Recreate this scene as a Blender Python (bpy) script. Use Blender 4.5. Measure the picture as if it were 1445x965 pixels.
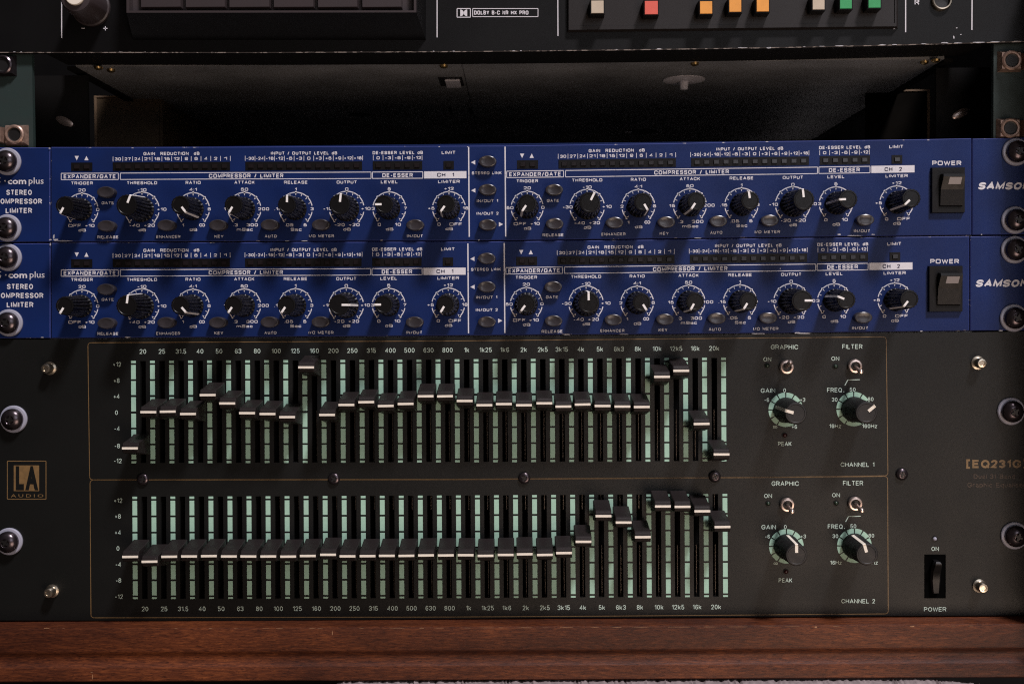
import bpy, math, random
from mathutils import Vector, Matrix
R = math.radians
random.seed(7)
for o in list(bpy.data.objects):
    bpy.data.objects.remove(o)
sc = bpy.context.scene
COL = sc.collection
MM = 0.001
# ------------------------------------------------------------------ camera
PW, PH = 1445, 965                       # size of the photograph
CX, CZ, CD = 5.4234, -80.64, 525.0       # camera position (mm); front panels lie in Y = 0
YAW, PIT, ROL, FPX = -0.0085144, -0.0223357, -0.0068745, 1596.96
def rot_world_to_cam():
    cy, sy = math.cos(YAW), math.sin(YAW); cp, sp = math.cos(PIT), math.sin(PIT); cr, sr = math.cos(ROL), math.sin(ROL)
    A = Matrix(((cy, -sy, 0), (sy, cy, 0), (0, 0, 1)))       # x, y(depth), z
    B = Matrix(((1, 0, 0), (0, cp, sp), (0, -sp, cp)))
    Cc = Matrix(((cr, 0, sr), (0, 1, 0), (-sr, 0, cr)))
    return Cc @ B @ A
RWC = rot_world_to_cam(); RCW = RWC.transposed()
cam_d = bpy.data.cameras.new('camera'); cam = bpy.data.objects.new('camera', cam_d); COL.objects.link(cam)
cam_d.sensor_width = 36; cam_d.sensor_fit = 'HORIZONTAL'; cam_d.lens = FPX / PW * 36
cam_d.clip_start = 0.01; cam_d.clip_end = 20
cols = RCW @ Matrix(((1, 0, 0), (0, 0, -1), (0, 1, 0)))      # camera axes right, up, back
cam.matrix_world = Matrix.Translation(Vector((CX, -CD, CZ)) * MM) @ cols.to_4x4()
cam_d.dof.use_dof = True; cam_d.dof.focus_distance = 0.518; cam_d.dof.aperture_fstop = 16
sc.camera = cam
def P(px, py, h=0.0):
    """point (mm) on the plane h mm in front of the panels, seen at the photograph's pixel px, py"""
    d = RCW @ Vector(((px - PW / 2) / FPX, 1.0, -(py - PH / 2) / FPX))
    t = (CD - h) / d.y
    return Vector((CX + d.x * t, -h, CZ + d.z * t))
K = CD / FPX                              # mm per photograph pixel in the panel plane
# ------------------------------------------------------------------ light
world = bpy.data.worlds.new('World'); sc.world = world; world.use_nodes = True
wb = world.node_tree.nodes['Background']; wb.inputs[0].default_value = (1.0, 0.80, 0.72, 1); wb.inputs[1].default_value = 0.045
def area(name, loc, target, size, power, color, size_y=None):
    l = bpy.data.lights.new(name, 'AREA'); l.size = size; l.energy = power; l.color = color
    if size_y: l.shape = 'RECTANGLE'; l.size_y = size_y
    o = bpy.data.objects.new(name, l); COL.objects.link(o); o.location = loc
    o.rotation_euler = (Vector(target) - Vector(loc)).to_track_quat('-Z', 'Y').to_euler()
    return o
kd = Vector((0.316, -0.48, 0.82)).normalized()
area('ceiling_lamp', Vector((0, 0, -0.09)) + kd * 6.0, (0, 0, -0.09), 0.75, 380, (1.0, 0.95, 0.99))
area('room_lamp', (0.46, -1.02, -0.60), (0.15, 0, -0.15), 0.55, 4.7, (1.0, 0.76, 0.60))
area('fill_light', (0.72, -1.75, 0.42), (0, 0, -0.08), 0.8, 4.2, (0.90, 0.92, 1.0))  # added soft fill from an unseen source: lifts shadows, gives the deck sheen
sc.view_settings.view_transform = 'Standard'; sc.view_settings.look = 'None'
sc.view_settings.exposure = 0.0; sc.view_settings.gamma = 1.0
sc.render.engine = 'CYCLES'; sc.cycles.use_denoising = False
sc.cycles.max_bounces = 6; sc.cycles.pixel_filter_type = 'BLACKMAN_HARRIS'; sc.cycles.filter_width = 1.15
# ------------------------------------------------------------------ materials
def mat(name, col, rough=0.5, metal=0.0, spec=0.5, noise=None, bump=None, col2=None, coat=0):
    """noise=(scale, amount) mottles colour, bump=(scale, strength) gives relief"""
    m = bpy.data.materials.new(name); m.use_nodes = True
    nt = m.node_tree; b = nt.nodes['Principled BSDF']
    b.inputs['Base Color'].default_value = (*col, 1); b.inputs['Roughness'].default_value = rough
    b.inputs['Metallic'].default_value = metal; b.inputs['Specular IOR Level'].default_value = spec
    if coat: b.inputs['Coat Weight'].default_value = coat; b.inputs['Coat Roughness'].default_value = 0.15
    geo = nt.nodes.new('ShaderNodeNewGeometry')
    if noise:
        n = nt.nodes.new('ShaderNodeTexNoise'); n.inputs['Scale'].default_value = noise[0]; n.inputs['Detail'].default_value = 5
        nt.links.new(geo.outputs['Position'], n.inputs['Vector'])
        r = nt.nodes.new('ShaderNodeMapRange'); r.inputs[1].default_value = 0.3; r.inputs[2].default_value = 0.7
        nt.links.new(n.outputs['Fac'], r.inputs[0])
        mx = nt.nodes.new('ShaderNodeMix'); mx.data_type = 'RGBA'
        c2 = col2 or tuple(c * (1 - noise[1]) for c in col)
        mx.inputs[6].default_value = (*c2, 1); mx.inputs[7].default_value = (*col, 1)
        nt.links.new(r.outputs[0], mx.inputs[0]); nt.links.new(mx.outputs[2], b.inputs['Base Color'])
        r2 = nt.nodes.new('ShaderNodeMapRange'); r2.inputs[3].default_value = min(1, rough * 1.3); r2.inputs[4].default_value = rough * 0.72
        nt.links.new(n.outputs['Fac'], r2.inputs[0]); nt.links.new(r2.outputs[0], b.inputs['Roughness'])
    if bump:
        n2 = nt.nodes.new('ShaderNodeTexNoise'); n2.inputs['Scale'].default_value = bump[0]; n2.inputs['Detail'].default_value = 3
        nt.links.new(geo.outputs['Position'], n2.inputs['Vector'])
        bp = nt.nodes.new('ShaderNodeBump'); bp.inputs['Strength'].default_value = bump[1]; bp.inputs['Distance'].default_value = 0.0002
        nt.links.new(n2.outputs['Fac'], bp.inputs['Height']); nt.links.new(bp.outputs[0], b.inputs['Normal'])
    return m
def add_dust(m, scale=900, thr=0.66, col=(0.35, 0.32, 0.3), amount=0.5):
    """pale specks and smudges of dust over a material"""
    nt = m.node_tree; b = nt.nodes['Principled BSDF']
    geo = nt.nodes.new('ShaderNodeNewGeometry')
    n = nt.nodes.new('ShaderNodeTexNoise'); n.inputs['Scale'].default_value = scale; n.inputs['Detail'].default_value = 6; n.inputs['Roughness'].default_value = 0.7
    nt.links.new(geo.outputs['Position'], n.inputs['Vector'])
    r = nt.nodes.new('ShaderNodeMapRange'); r.inputs[1].default_value = thr; r.inputs[2].default_value = thr + 0.06; r.inputs[4].default_value = amount
    nt.links.new(n.outputs['Fac'], r.inputs[0])
    mx = nt.nodes.new('ShaderNodeMix'); mx.data_type = 'RGBA'; mx.inputs[7].default_value = (*col, 1)
    src = b.inputs['Base Color'].links[0].from_socket if b.inputs['Base Color'].links else None
    if src: nt.links.new(src, mx.inputs[6])
    else: mx.inputs[6].default_value = b.inputs['Base Color'].default_value
    nt.links.new(r.outputs[0], mx.inputs[0]); nt.links.new(mx.outputs[2], b.inputs['Base Color'])
    return m
M = {}
M['blue'] = add_dust(mat('blue_panel_paint', (0.006, 0.020, 0.105), 0.45, spec=0.22, noise=(38, 0.30), bump=(5000, 0.12)), 1400, 0.72, (0.25, 0.27, 0.4), 0.35)
M['blue_print_field'] = mat('dark_blue_print', (0.016, 0.018, 0.06), 0.5)
M['white'] = mat('white_print', (0.72, 0.70, 0.74), 0.6, noise=(1500, 0.12))
M['chip'] = mat('bare_metal_chip', (0.62, 0.60, 0.62), 0.45, metal=0.3, noise=(900, 0.3))
M['black'] = add_dust(mat('black_panel_paint', (0.0050, 0.0053, 0.0049), 0.47, spec=0.32, noise=(25, 0.22), bump=(4200, 0.16)), 1100, 0.73, (0.2, 0.19, 0.18), 0.35)
M['deck'] = add_dust(mat('black_deck_paint', (0.0035, 0.0032, 0.0035), 0.45, spec=0.22, noise=(30, 0.2), bump=(3800, 0.12)), 1300, 0.72, (0.25, 0.24, 0.24), 0.4)
M['deckplastic'] = add_dust(mat('deck_grey_plastic', (0.045, 0.034, 0.036), 0.42, noise=(50, 0.25), bump=(3000, 0.1)), 900, 0.7, (0.2, 0.18, 0.18), 0.4)
M['plastic'] = mat('black_knob_plastic', (0.006, 0.0055, 0.006), 0.36, spec=0.25, noise=(300, 0.3), bump=(3500, 0.1))
M['cap'] = add_dust(mat('fader_cap_plastic', (0.017, 0.0125, 0.0125), 0.5, spec=0.28, noise=(180, 0.3), bump=(2600, 0.25)), 700, 0.66, (0.14, 0.12, 0.12), 0.5)
M['eqknob'] = add_dust(mat('soft_black_knob', (0.008, 0.007, 0.0075), 0.55, noise=(200, 0.2)), 800, 0.68, (0.1, 0.09, 0.09), 0.4)
M['pointer'] = mat('white_pointer_paint', (0.90, 0.87, 0.85), 0.45)
M['cream'] = mat('cream_plastic', (0.90, 0.82, 0.70), 0.5, noise=(900, 0.1))
M['button'] = mat('smoke_grey_button', (0.038, 0.033, 0.037), 0.26, spec=0.5, noise=(350, 0.3))
M['window'] = mat('dark_meter_plastic', (0.0045, 0.0038, 0.004), 0.45, spec=0.22)
M['led'] = mat('unlit_led_plastic', (0.012, 0.009, 0.010), 0.25, spec=0.5)
M['ledred'] = mat('unlit_red_led', (0.035, 0.006, 0.006), 0.3)
M['ledgreen'] = mat('unlit_green_led', (0.015, 0.03, 0.018), 0.3)
M['lens'] = mat('pale_switch_lens', (0.26, 0.23, 0.23), 0.35)
M['green'] = mat('green_print', (0.38, 0.60, 0.47), 0.6, noise=(900, 0.12))
M['pale'] = mat('pale_green_print', (0.52, 0.64, 0.56), 0.6)
M['gold'] = mat('gold_print', (0.21, 0.125, 0.05), 0.45, noise=(400, 0.3))
M['golddim'] = mat('worn_gold_print', (0.075, 0.047, 0.03), 0.55, noise=(700, 0.5))
M['washer'] = mat('white_nylon_washer', (0.33, 0.33, 0.40), 0.5, noise=(300, 0.1))
M['screw'] = mat('black_oxide_screw', (0.11, 0.09, 0.10), 0.25, metal=0.9, noise=(700, 0.4))
M['hole'] = mat('screw_recess', (0.006, 0.005, 0.005), 0.5)
M['steel'] = mat('zinc_steel', (0.70, 0.62, 0.50), 0.3, metal=1.0, noise=(900, 0.3))
M['toggle'] = mat('toggle_nickel', (0.72, 0.58, 0.52), 0.28, metal=0.9, noise=(800, 0.3))
M['nut'] = mat('cage_nut_zinc', (0.42, 0.28, 0.22), 0.4, metal=0.5, noise=(500, 0.5))
M['brass'] = mat('brass_screw', (0.66, 0.46, 0.2), 0.3, metal=1.0, noise=(900, 0.3))
M['railgreen'] = add_dust(mat('green_grey_rail', (0.016, 0.032, 0.029), 0.6, noise=(120, 0.3)), 500, 0.66, (0.12, 0.13, 0.12), 0.4)
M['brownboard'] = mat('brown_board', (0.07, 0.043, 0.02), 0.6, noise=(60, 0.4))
M['shadedboard'] = mat('shaded_brown_board', (0.004, 0.003, 0.002), 0.9, spec=0.05, noise=(60, 0.4))  # right-hand brown board, its shade put into the colour
M['litedge'] = mat('lit_board_edge', (0.22, 0.14, 0.08), 0.6, noise=(200, 0.4))  # paler than the boards: light along their edges put into the colour
M['dark'] = mat('case_black', (0.004, 0.0035, 0.0035), 0.8, spec=0.15, noise=(40, 0.3))
M['chassis'] = add_dust(mat('dusty_steel_chassis', (0.25, 0.25, 0.255), 0.5, metal=0.2, noise=(28, 0.5), bump=(900, 0.3)), 260, 0.6, (0.2, 0.19, 0.18), 0.35)
M['rubber'] = mat('rubber_foot', (0.60, 0.57, 0.60), 0.6, noise=(200, 0.3))
M['orange'] = mat('orange_key', (0.86, 0.36, 0.06), 0.45, noise=(300, 0.12))
M['redkey'] = mat('red_key', (0.78, 0.13, 0.09), 0.45, noise=(300, 0.12))
M['beige'] = mat('beige_key', (0.60, 0.50, 0.38), 0.45, noise=(300, 0.12))
M['greenkey'] = mat('green_key', (0.035, 0.34, 0.11), 0.45, noise=(300, 0.12))
M['rod'] = mat('dull_guide_rod', (0.50, 0.42, 0.35), 0.5, metal=0.6)
M['steeltop'] = mat('bare_steel_cover', (0.42, 0.40, 0.39), 0.55, metal=0.2, noise=(30, 0.3))
M['recess_shade'] = mat('recess_shade_black', (0.0015, 0.0015, 0.0015), 0.9, spec=0.02)  # near-black standing in for shade in the equalizer's switch recess
M['plate'] = add_dust(mat('key_plate_plastic', (0.020, 0.0165, 0.016), 0.45, spec=0.3, noise=(50, 0.25)), 900, 0.7, (0.2, 0.18, 0.18), 0.3)
# worn painted edge: paint with bare chips by noise
def worn(name, base, thr, scale=220, bare=(0.6, 0.56, 0.55)):
    m = mat(name, base, 0.45)
    nt = m.node_tree; b = nt.nodes['Principled BSDF']; geo = nt.nodes.new('ShaderNodeNewGeometry')
    mp = nt.nodes.new('ShaderNodeMapping'); mp.inputs['Scale'].default_value = (1, 2.5, 2.5)
    n = nt.nodes.new('ShaderNodeTexNoise'); n.inputs['Scale'].default_value = scale; n.inputs['Detail'].default_value = 5; n.inputs['Roughness'].default_value = 0.65
    nt.links.new(geo.outputs['Position'], mp.inputs[0]); nt.links.new(mp.outputs[0], n.inputs['Vector'])
    r = nt.nodes.new('ShaderNodeMapRange'); r.inputs[1].default_value = thr; r.inputs[2].default_value = thr + 0.03
    nt.links.new(n.outputs['Fac'], r.inputs[0])
    mx = nt.nodes.new('ShaderNodeMix'); mx.data_type = 'RGBA'; mx.inputs[6].default_value = (*base, 1); mx.inputs[7].default_value = (*bare, 1)
    nt.links.new(r.outputs[0], mx.inputs[0]); nt.links.new(mx.outputs[2], b.inputs['Base Color'])
    return m
M['deckedge'] = worn('worn_deck_edge', (0.10, 0.09, 0.09), 0.50, 260)
M['blueedge'] = worn('worn_blue_edge', (0.035, 0.05, 0.20), 0.64, 200)
# wood
def wood():
    m = bpy.data.materials.new('stained_mahogany'); m.use_nodes = True; nt = m.node_tree; b = nt.nodes['Principled BSDF']
    geo = nt.nodes.new('ShaderNodeNewGeometry')
    def noise(sx, sy, sz, scale, det, rgh=0.6):
        mp = nt.nodes.new('ShaderNodeMapping'); mp.inputs['Scale'].default_value = (sx, sy, sz)
        n = nt.nodes.new('ShaderNodeTexNoise'); n.inputs['Scale'].default_value = scale; n.inputs['Detail'].default_value = det; n.inputs['Roughness'].default_value = rgh
        n.inputs['Distortion'].default_value = 0.6
        nt.links.new(geo.outputs['Position'], mp.inputs[0]); nt.links.new(mp.outputs[0], n.inputs['Vector']); return n
    fine = noise(1, 8, 8, 160, 8, 0.7); pores = noise(1, 5, 5, 420, 4, 0.6); big = noise(1, 3, 3, 9, 3)
    cr = nt.nodes.new('ShaderNodeValToRGB'); e = cr.color_ramp.elements
    e[0].position = 0.28; e[0].color = (0.034, 0.0075, 0.0035, 1); e[1].position = 0.76; e[1].color = (0.25, 0.072, 0.020, 1)
    x = e.new(0.5); x.color = (0.105, 0.027, 0.0088, 1)
    nt.links.new(fine.outputs['Fac'], cr.inputs[0])
    cr2 = nt.nodes.new('ShaderNodeValToRGB'); e = cr2.color_ramp.elements
    e[0].position = 0.35; e[0].color = (0.42, 0.38, 0.42, 1); e[1].position = 0.62; e[1].color = (1, 1, 1, 1)
    nt.links.new(big.outputs['Fac'], cr2.inputs[0])
    mu = nt.nodes.new('ShaderNodeMix'); mu.data_type = 'RGBA'; mu.blend_type = 'MULTIPLY'; mu.inputs[0].default_value = 1
    nt.links.new(cr.outputs[0], mu.inputs[6]); nt.links.new(cr2.outputs[0], mu.inputs[7])
    cr3 = nt.nodes.new('ShaderNodeValToRGB'); e = cr3.color_ramp.elements
    e[0].position = 0.36; e[0].color = (0.45, 0.4, 0.4, 1); e[1].position = 0.46; e[1].color = (1, 1, 1, 1)
    nt.links.new(pores.outputs['Fac'], cr3.inputs[0])
    mv = nt.nodes.new('ShaderNodeMix'); mv.data_type = 'RGBA'; mv.blend_type = 'MULTIPLY'; mv.inputs[0].default_value = 1
    nt.links.new(mu.outputs[2], mv.inputs[6]); nt.links.new(cr3.outputs[0], mv.inputs[7])
    nt.links.new(mv.outputs[2], b.inputs['Base Color'])
    b.inputs['Roughness'].default_value = 0.5; b.inputs['Specular IOR Level'].default_value = 0.3
    bp = nt.nodes.new('ShaderNodeBump'); bp.inputs['Strength'].default_value = 0.35; bp.inputs['Distance'].default_value = 0.0003
    nt.links.new(fine.outputs['Fac'], bp.inputs['Height']); nt.links.new(bp.outputs[0], b.inputs['Normal'])
    return m
M['wood'] = wood()
M['woodchip'] = mat('bare_wood_chip', (0.42, 0.22, 0.11), 0.7, noise=(600, 0.3))
M['cloth'] = mat('pale_cloth', (0.27, 0.22, 0.22), 0.9, noise=(420, 0.35), bump=(1500, 0.8))
# ------------------------------------------------------------------ mesh helpers (all in mm)
WL = {}                                   # object name -> world location (mm)
def obj(name, me, m, parent=None, loc=None, roty=0.0):
    o = bpy.data.objects.new(name, me); COL.objects.link(o)
    loc = Vector(loc) if loc is not None else Vector((0, 0, 0))
    WL[o.name] = loc
    if parent is not None:
        o.parent = parent; o.location = (loc - WL[parent.name]) * MM
    else: o.location = loc * MM
    o.rotation_euler = (0, roty, 0)
    if m is not None and me is not None and not me.materials: me.materials.append(m)
    return o
def sub(name, me, m, parent):
    """a sub-part that shares its part's local frame"""
    o = bpy.data.objects.new(name, me); COL.objects.link(o); o.parent = parent
    if not me.materials: me.materials.append(m)
    return o
def empty(name, loc, label, cat, group=None):
    o = bpy.data.objects.new(name, None); COL.objects.link(o); o.location = Vector(loc) * MM; o.empty_display_size = 0.02
    WL[o.name] = Vector(loc); o['label'] = label; o['category'] = cat
    if group: o['group'] = group
    return o
class MB:
    def __init__(s): s.v = []; s.f = []; s.mi = []; s.cm = 0
    def vert(s, p): s.v.append(Vector(p)); return len(s.v) - 1
    def face(s, ids): s.f.append(ids); s.mi.append(s.cm)
    def poly(s, pts): s.face([s.vert(p) for p in pts])
    def box(s, a, b, top=None):
        """a,b corners; top=(inset) shrinks the -Y (viewer) face"""
        x0, x1 = sorted((a[0], b[0])); y0, y1 = sorted((a[1], b[1])); z0, z1 = sorted((a[2], b[2]))
        i = top or 0
        F = [s.vert(p) for p in ((x0+i, y0, z0+i), (x1-i, y0, z0+i), (x1-i, y0, z1-i), (x0+i, y0, z1-i))]
        B = [s.vert(p) for p in ((x0, y1, z0), (x1, y1, z0), (x1, y1, z1), (x0, y1, z1))]
        s.face(F); s.face(B[::-1])
        for k in range(4): s.face([F[k], B[k], B[(k+1) % 4], F[(k+1) % 4]])
    def lathe(s, prof, n=32, sx=1.0, sz=1.0, c=(0, 0, 0), flute=None, cap0=True, cap1=True, squash=None):
        """prof: (r, h) from the panel outwards; axis towards the viewer"""
        rings = []
        for j, (r, h) in enumerate(prof):
            ring = []
            for k in range(n):
                a = 2 * math.pi * k / n
                rr = r
                if flute and flute[0][j]: rr = r * (1 - flute[2] * (0.5 + 0.5 * math.cos(a * flute[1])) ** 1.5)
                ring.append(s.vert((c[0] + rr * sx * math.sin(a), c[1] - h, c[2] + rr * sz * math.cos(a))))
            rings.append(ring)
        for a, b in zip(rings, rings[1:]):
            for k in range(n): s.face([a[k], a[(k+1) % n], b[(k+1) % n], b[k]])
        if cap0: s.face(rings[0][::-1])
        if cap1: s.face(rings[-1])
    def mesh(s, name, mats, c=None, smooth=None):
        c = Vector(c) if c is not None else Vector((0, 0, 0))
        me = bpy.data.meshes.new(name)
        me.from_pydata([tuple((v - c) * MM) for v in s.v], [], s.f)
        for m in (mats if isinstance(mats, (list, tuple)) else [mats]): me.materials.append(m)
        me.polygons.foreach_set('material_index', s.mi)
        if smooth:
            me.polygons.foreach_set('use_smooth', [True] * len(me.polygons)); me.set_sharp_from_angle(angle=R(smooth))
        me.update(); return me
    def build(s, name, mats, parent=None, smooth=None):
        """vertices are world mm; origin goes to the middle"""
        n = len(s.v); c = sum(s.v, Vector()) / n
        return obj(name, s.mesh(name, mats, c, smooth), None, parent, c)
# ---- flat print, laid out in photograph pixels on the panel plane
class Print(MB):
    def __init__(s, h=0.08): super().__init__(); s.h = h; s.map = lambda x, y: (x, y)
    def pt(s, x, y, h=None):
        x, y = s.map(x, y); return P(x, y, s.h if h is None else h)
    def quad(s, pts): s.poly([s.pt(*p) for p in pts])
    def rect(s, x0, y0, x1, y1): s.quad(((x0, y1), (x1, y1), (x1, y0), (x0, y0)))
    def line(s, pts, w):
        for (ax, ay), (bx, by) in zip(pts, pts[1:]):
            d = math.hypot(bx-ax, by-ay) or 1; ux, uy = (bx-ax)/d, (by-ay)/d; nx, ny = -uy*w/2, ux*w/2; e = w*0.15
            s.quad(((ax+nx-ux*e, ay+ny-uy*e), (bx+nx+ux*e, by+ny+uy*e), (bx-nx+ux*e, by-ny+uy*e), (ax-nx-ux*e, ay-ny-uy*e)))
    def frame(s, x0, y0, x1, y1, w):
        n = max(1, int((x1-x0)/60)); xs = [x0+(x1-x0)*i/n for i in range(n+1)]
        s.line([(x, y0) for x in xs], w); s.line([(x, y1) for x in xs], w)
        s.line([(x0, y0+w/2), (x0, y1-w/2)], w); s.line([(x1, y0+w/2), (x1, y1-w/2)], w)
    def disc(s, x, y, r, n=10): s.quad([(x+r*math.cos(2*math.pi*k/n), y-r*math.sin(2*math.pi*k/n)) for k in range(n)])
    def arc(s, cx, cy, r0, r1, a0, a1, step=6):
        n = max(2, int(abs(a1-a0)/step)); A = [R(a0+(a1-a0)*k/n) for k in range(n+1)]
        for a, b in zip(A, A[1:]):
            s.quad(((cx+r0*math.sin(a), cy-r0*math.cos(a)), (cx+r0*math.sin(b), cy-r0*math.cos(b)), (cx+r1*math.sin(b), cy-r1*math.cos(b)), (cx+r1*math.sin(a), cy-r1*math.cos(a))))
    def text(s, t, cx, cy, ch, width=None, ext=1.0, bold=0.0, shear=0.0, align='c', gap=0.0):
        vs, fs, w = glyphs(t, bold, gap)
        k = (width / w) if width else ch * ext
        W = w * k
        x0 = cx - W/2 if align == 'c' else (cx if align == 'l' else cx - W)
        ids = [s.vert(s.pt(x0 + x*k + y*ch*shear, cy + ch/2 - y*ch)) for x, y in vs]
        for f in fs: s.face([ids[i] for i in f])
GC = {}
CAPH = [None]
def glyphs(t, bold=0.0, gap=0.0):
    """outline of a string with capital height 1; starts at x = 0"""
    key = (t, round(bold, 4), gap)
    if key in GC: return GC[key]
    def raw(tt, b):
        cu = bpy.data.curves.new('lettering_source', 'FONT'); cu.body = tt; cu.size = 1; cu.resolution_u = 2; cu.offset = b
        if gap: cu.space_character = 1 + gap
        o = bpy.data.objects.new('lettering_source', cu)
        me = bpy.data.meshes.new_from_object(o)
        v = [(p.co.x, p.co.y) for p in me.vertices]; f = [tuple(q.vertices) for q in me.polygons]
        bpy.data.objects.remove(o); bpy.data.meshes.remove(me); bpy.data.curves.remove(cu)
        return v, f
    if CAPH[0] is None:
        v, _ = raw('H', 0); CAPH[0] = max(y for x, y in v)
    v, f = raw(t, bold)
    x0 = min(x for x, y in v); x1 = max(x for x, y in v); c = CAPH[0]
    r = ([((x - x0) / c, y / c) for x, y in v], f, (x1 - x0) / c)
    GC[key] = r; return r
# ---- engraved-style stroke lettering: (x 0..1, y 0..1, rounded corner?)
def _g(s):
    out = []
    for st in s.split('|'):
        pts = []
        for t in st.split():
            r = t.endswith('r'); a = t.rstrip('r').split(','); pts.append((float(a[0]), float(a[1]), r))
        out.append(pts)
    return out
GL = {k: (w, _g(v)) for k, w, v in (
 ('A', .74, '0,0 .5,1 1,0|.16,.32 .84,.32'), ('B', .64, '0,0 0,1 .93,1r .93,.52r 0,.52|0,.52 1,.52r 1,0r 0,0'), ('C', .72, '1,.68 1,1r 0,1r 0,0r 1,0r 1,.32'),
 ('D', .68, '0,0 0,1 1,1r 1,0r 0,0'), ('E', .58, '1,1 0,1 0,0 1,0|0,.52 .9,.52'), ('F', .54, '1,1 0,1 0,0|0,.5 .88,.5'), ('G', .74, '1,.7 1,1r 0,1r 0,0r 1,0r 1,.46 .55,.46'),
 ('H', .66, '0,0 0,1|1,0 1,1|0,.52 1,.52'), ('I', .0, '0,0 0,1'), ('J', .5, '1,1 1,0r 0,0r 0,.3'), ('K', .66, '0,0 0,1|1,1 0,.38|.35,.6 1,0'), ('L', .52, '0,1 0,0 1,0'),
 ('M', .8, '0,0 0,1 .5,.1 1,1 1,0'), ('N', .66, '0,0 0,1 1,0 1,1'), ('O', .74, '.5,1 1,1r 1,0r 0,0r 0,1r .5,1'), ('P', .62, '0,0 0,1 1,1r 1,.44r 0,.44'), ('Q', .74, '.5,1 1,1r 1,0r 0,0r 0,1r .5,1|.6,.25 1.05,-.06'),
 ('R', .66, '0,0 0,1 1,1r 1,.46r 0,.46|.6,.46 1,0'), ('S', .64, '1,.74 1,1r 0,1r 0,.52r 1,.52r 1,0r 0,0r 0,.26'), ('T', .64, '0,1 1,1|.5,1 .5,0'), ('U', .66, '0,1 0,0r 1,0r 1,1'), ('V', .7, '0,1 .5,0 1,1'),
 ('W', 1.0, '0,1 .25,0 .5,.9 .75,0 1,1'), ('X', .66, '0,0 1,1|0,1 1,0'), ('Y', .68, '0,1 .5,.45 1,1|.5,.45 .5,0'), ('Z', .62, '0,1 1,1 0,0 1,0'),
 ('0', .52, '.5,1 1,1r 1,0r 0,0r 0,1r .5,1'), ('1', .26, '0,.74 1,1 1,0'), ('2', .5, '0,.72 0,1r 1,1r 1,.56r 0,0 1,0'), ('3', .5, '0,.76 0,1r 1,1r 1,.53r .4,.53|.4,.53 1,.53r 1,0r 0,0r 0,.24'),
 ('4', .54, '.74,0 .74,1 0,.28 1,.28'), ('5', .5, '.92,1 .12,1 .04,.5 .3,.62 1,.62r 1,0r 0,0r 0,.24'), ('6', .5, '.96,.76 .96,1r 0,1r 0,0r 1,0r 1,.6r 0,.6'), ('7', .5, '0,1 1,1 .35,0'),
 ('8', .5, '.5,1 .96,1r .96,.53r .04,.53r .04,1r .5,1|.5,.53 1,.53r 1,0r 0,0r 0,.53r .5,.53'), ('9', .5, '.04,.24 .04,0r 1,0r 1,1r 0,1r 0,.4r 1,.4'),
 ('+', .42, '.5,.72 .5,.12|0,.42 1,.42'), ('-', .3, '0,.4 1,.4'), ('.', .0, '0,-.02 0,.1'), (':', .0, '0,.1 0,.24|0,.6 0,.74'), ('/', .36, '0,-.05 1,1.05'), (' ', .3, ''),
 ('d', .5, '1,1 1,0|1,.7 0,.7r 0,0r 1,0'), ('m', .8, '0,0 0,.7|0,.7 .5,.7r .5,0|.5,.7 1,.7r 1,0'), ('e', .5, '0,.36 1,.36 1,.7r 0,.7r 0,0r 1,0 1,.1'), ('c', .46, '1,.55 1,.7r 0,.7r 0,0r 1,0r 1,.15'),
 ('k', .46, '0,0 0,1|1,.7 0,.26|.35,.42 1,0'), ('z', .44, '0,.7 1,.7 0,0 1,0'), ('o', .5, '.5,.7 1,.7r 1,0r 0,0r 0,.7r .5,.7'), ('p', .5, '0,-.28 0,.7 1,.7r 1,0r 0,0'), ('l', .0, '0,0 0,1'), ('u', .48, '0,.7 0,0r 1,0r 1,.7'),
 ('s', .44, '1,.55 1,.7r 0,.7r 0,.36r 1,.36r 1,0r 0,0r 0,.15'), ('a', .46, '.04,.55 .04,.7r .92,.7r .92,0 0,0r 0,.38r .92,.38'), ('n', .48, '0,0 0,.7|0,.7 1,.7r 1,0'), ('h', .48, '0,0 0,1|0,.7 1,.7r 1,0'), ('i', .0, '0,0 0,.7|0,.88 0,1'),
 ('q', .5, '1,-.28 1,.7 0,.7r 0,0r 1,0'), ('r', .3, '0,0 0,.7|0,.7 1,.7'), ('[', .3, '1,1.1 0,1.1 0,-.1 1,-.1'), (']', .3, '0,1.1 1,1.1 1,-.1 0,-.1'))}
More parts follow.
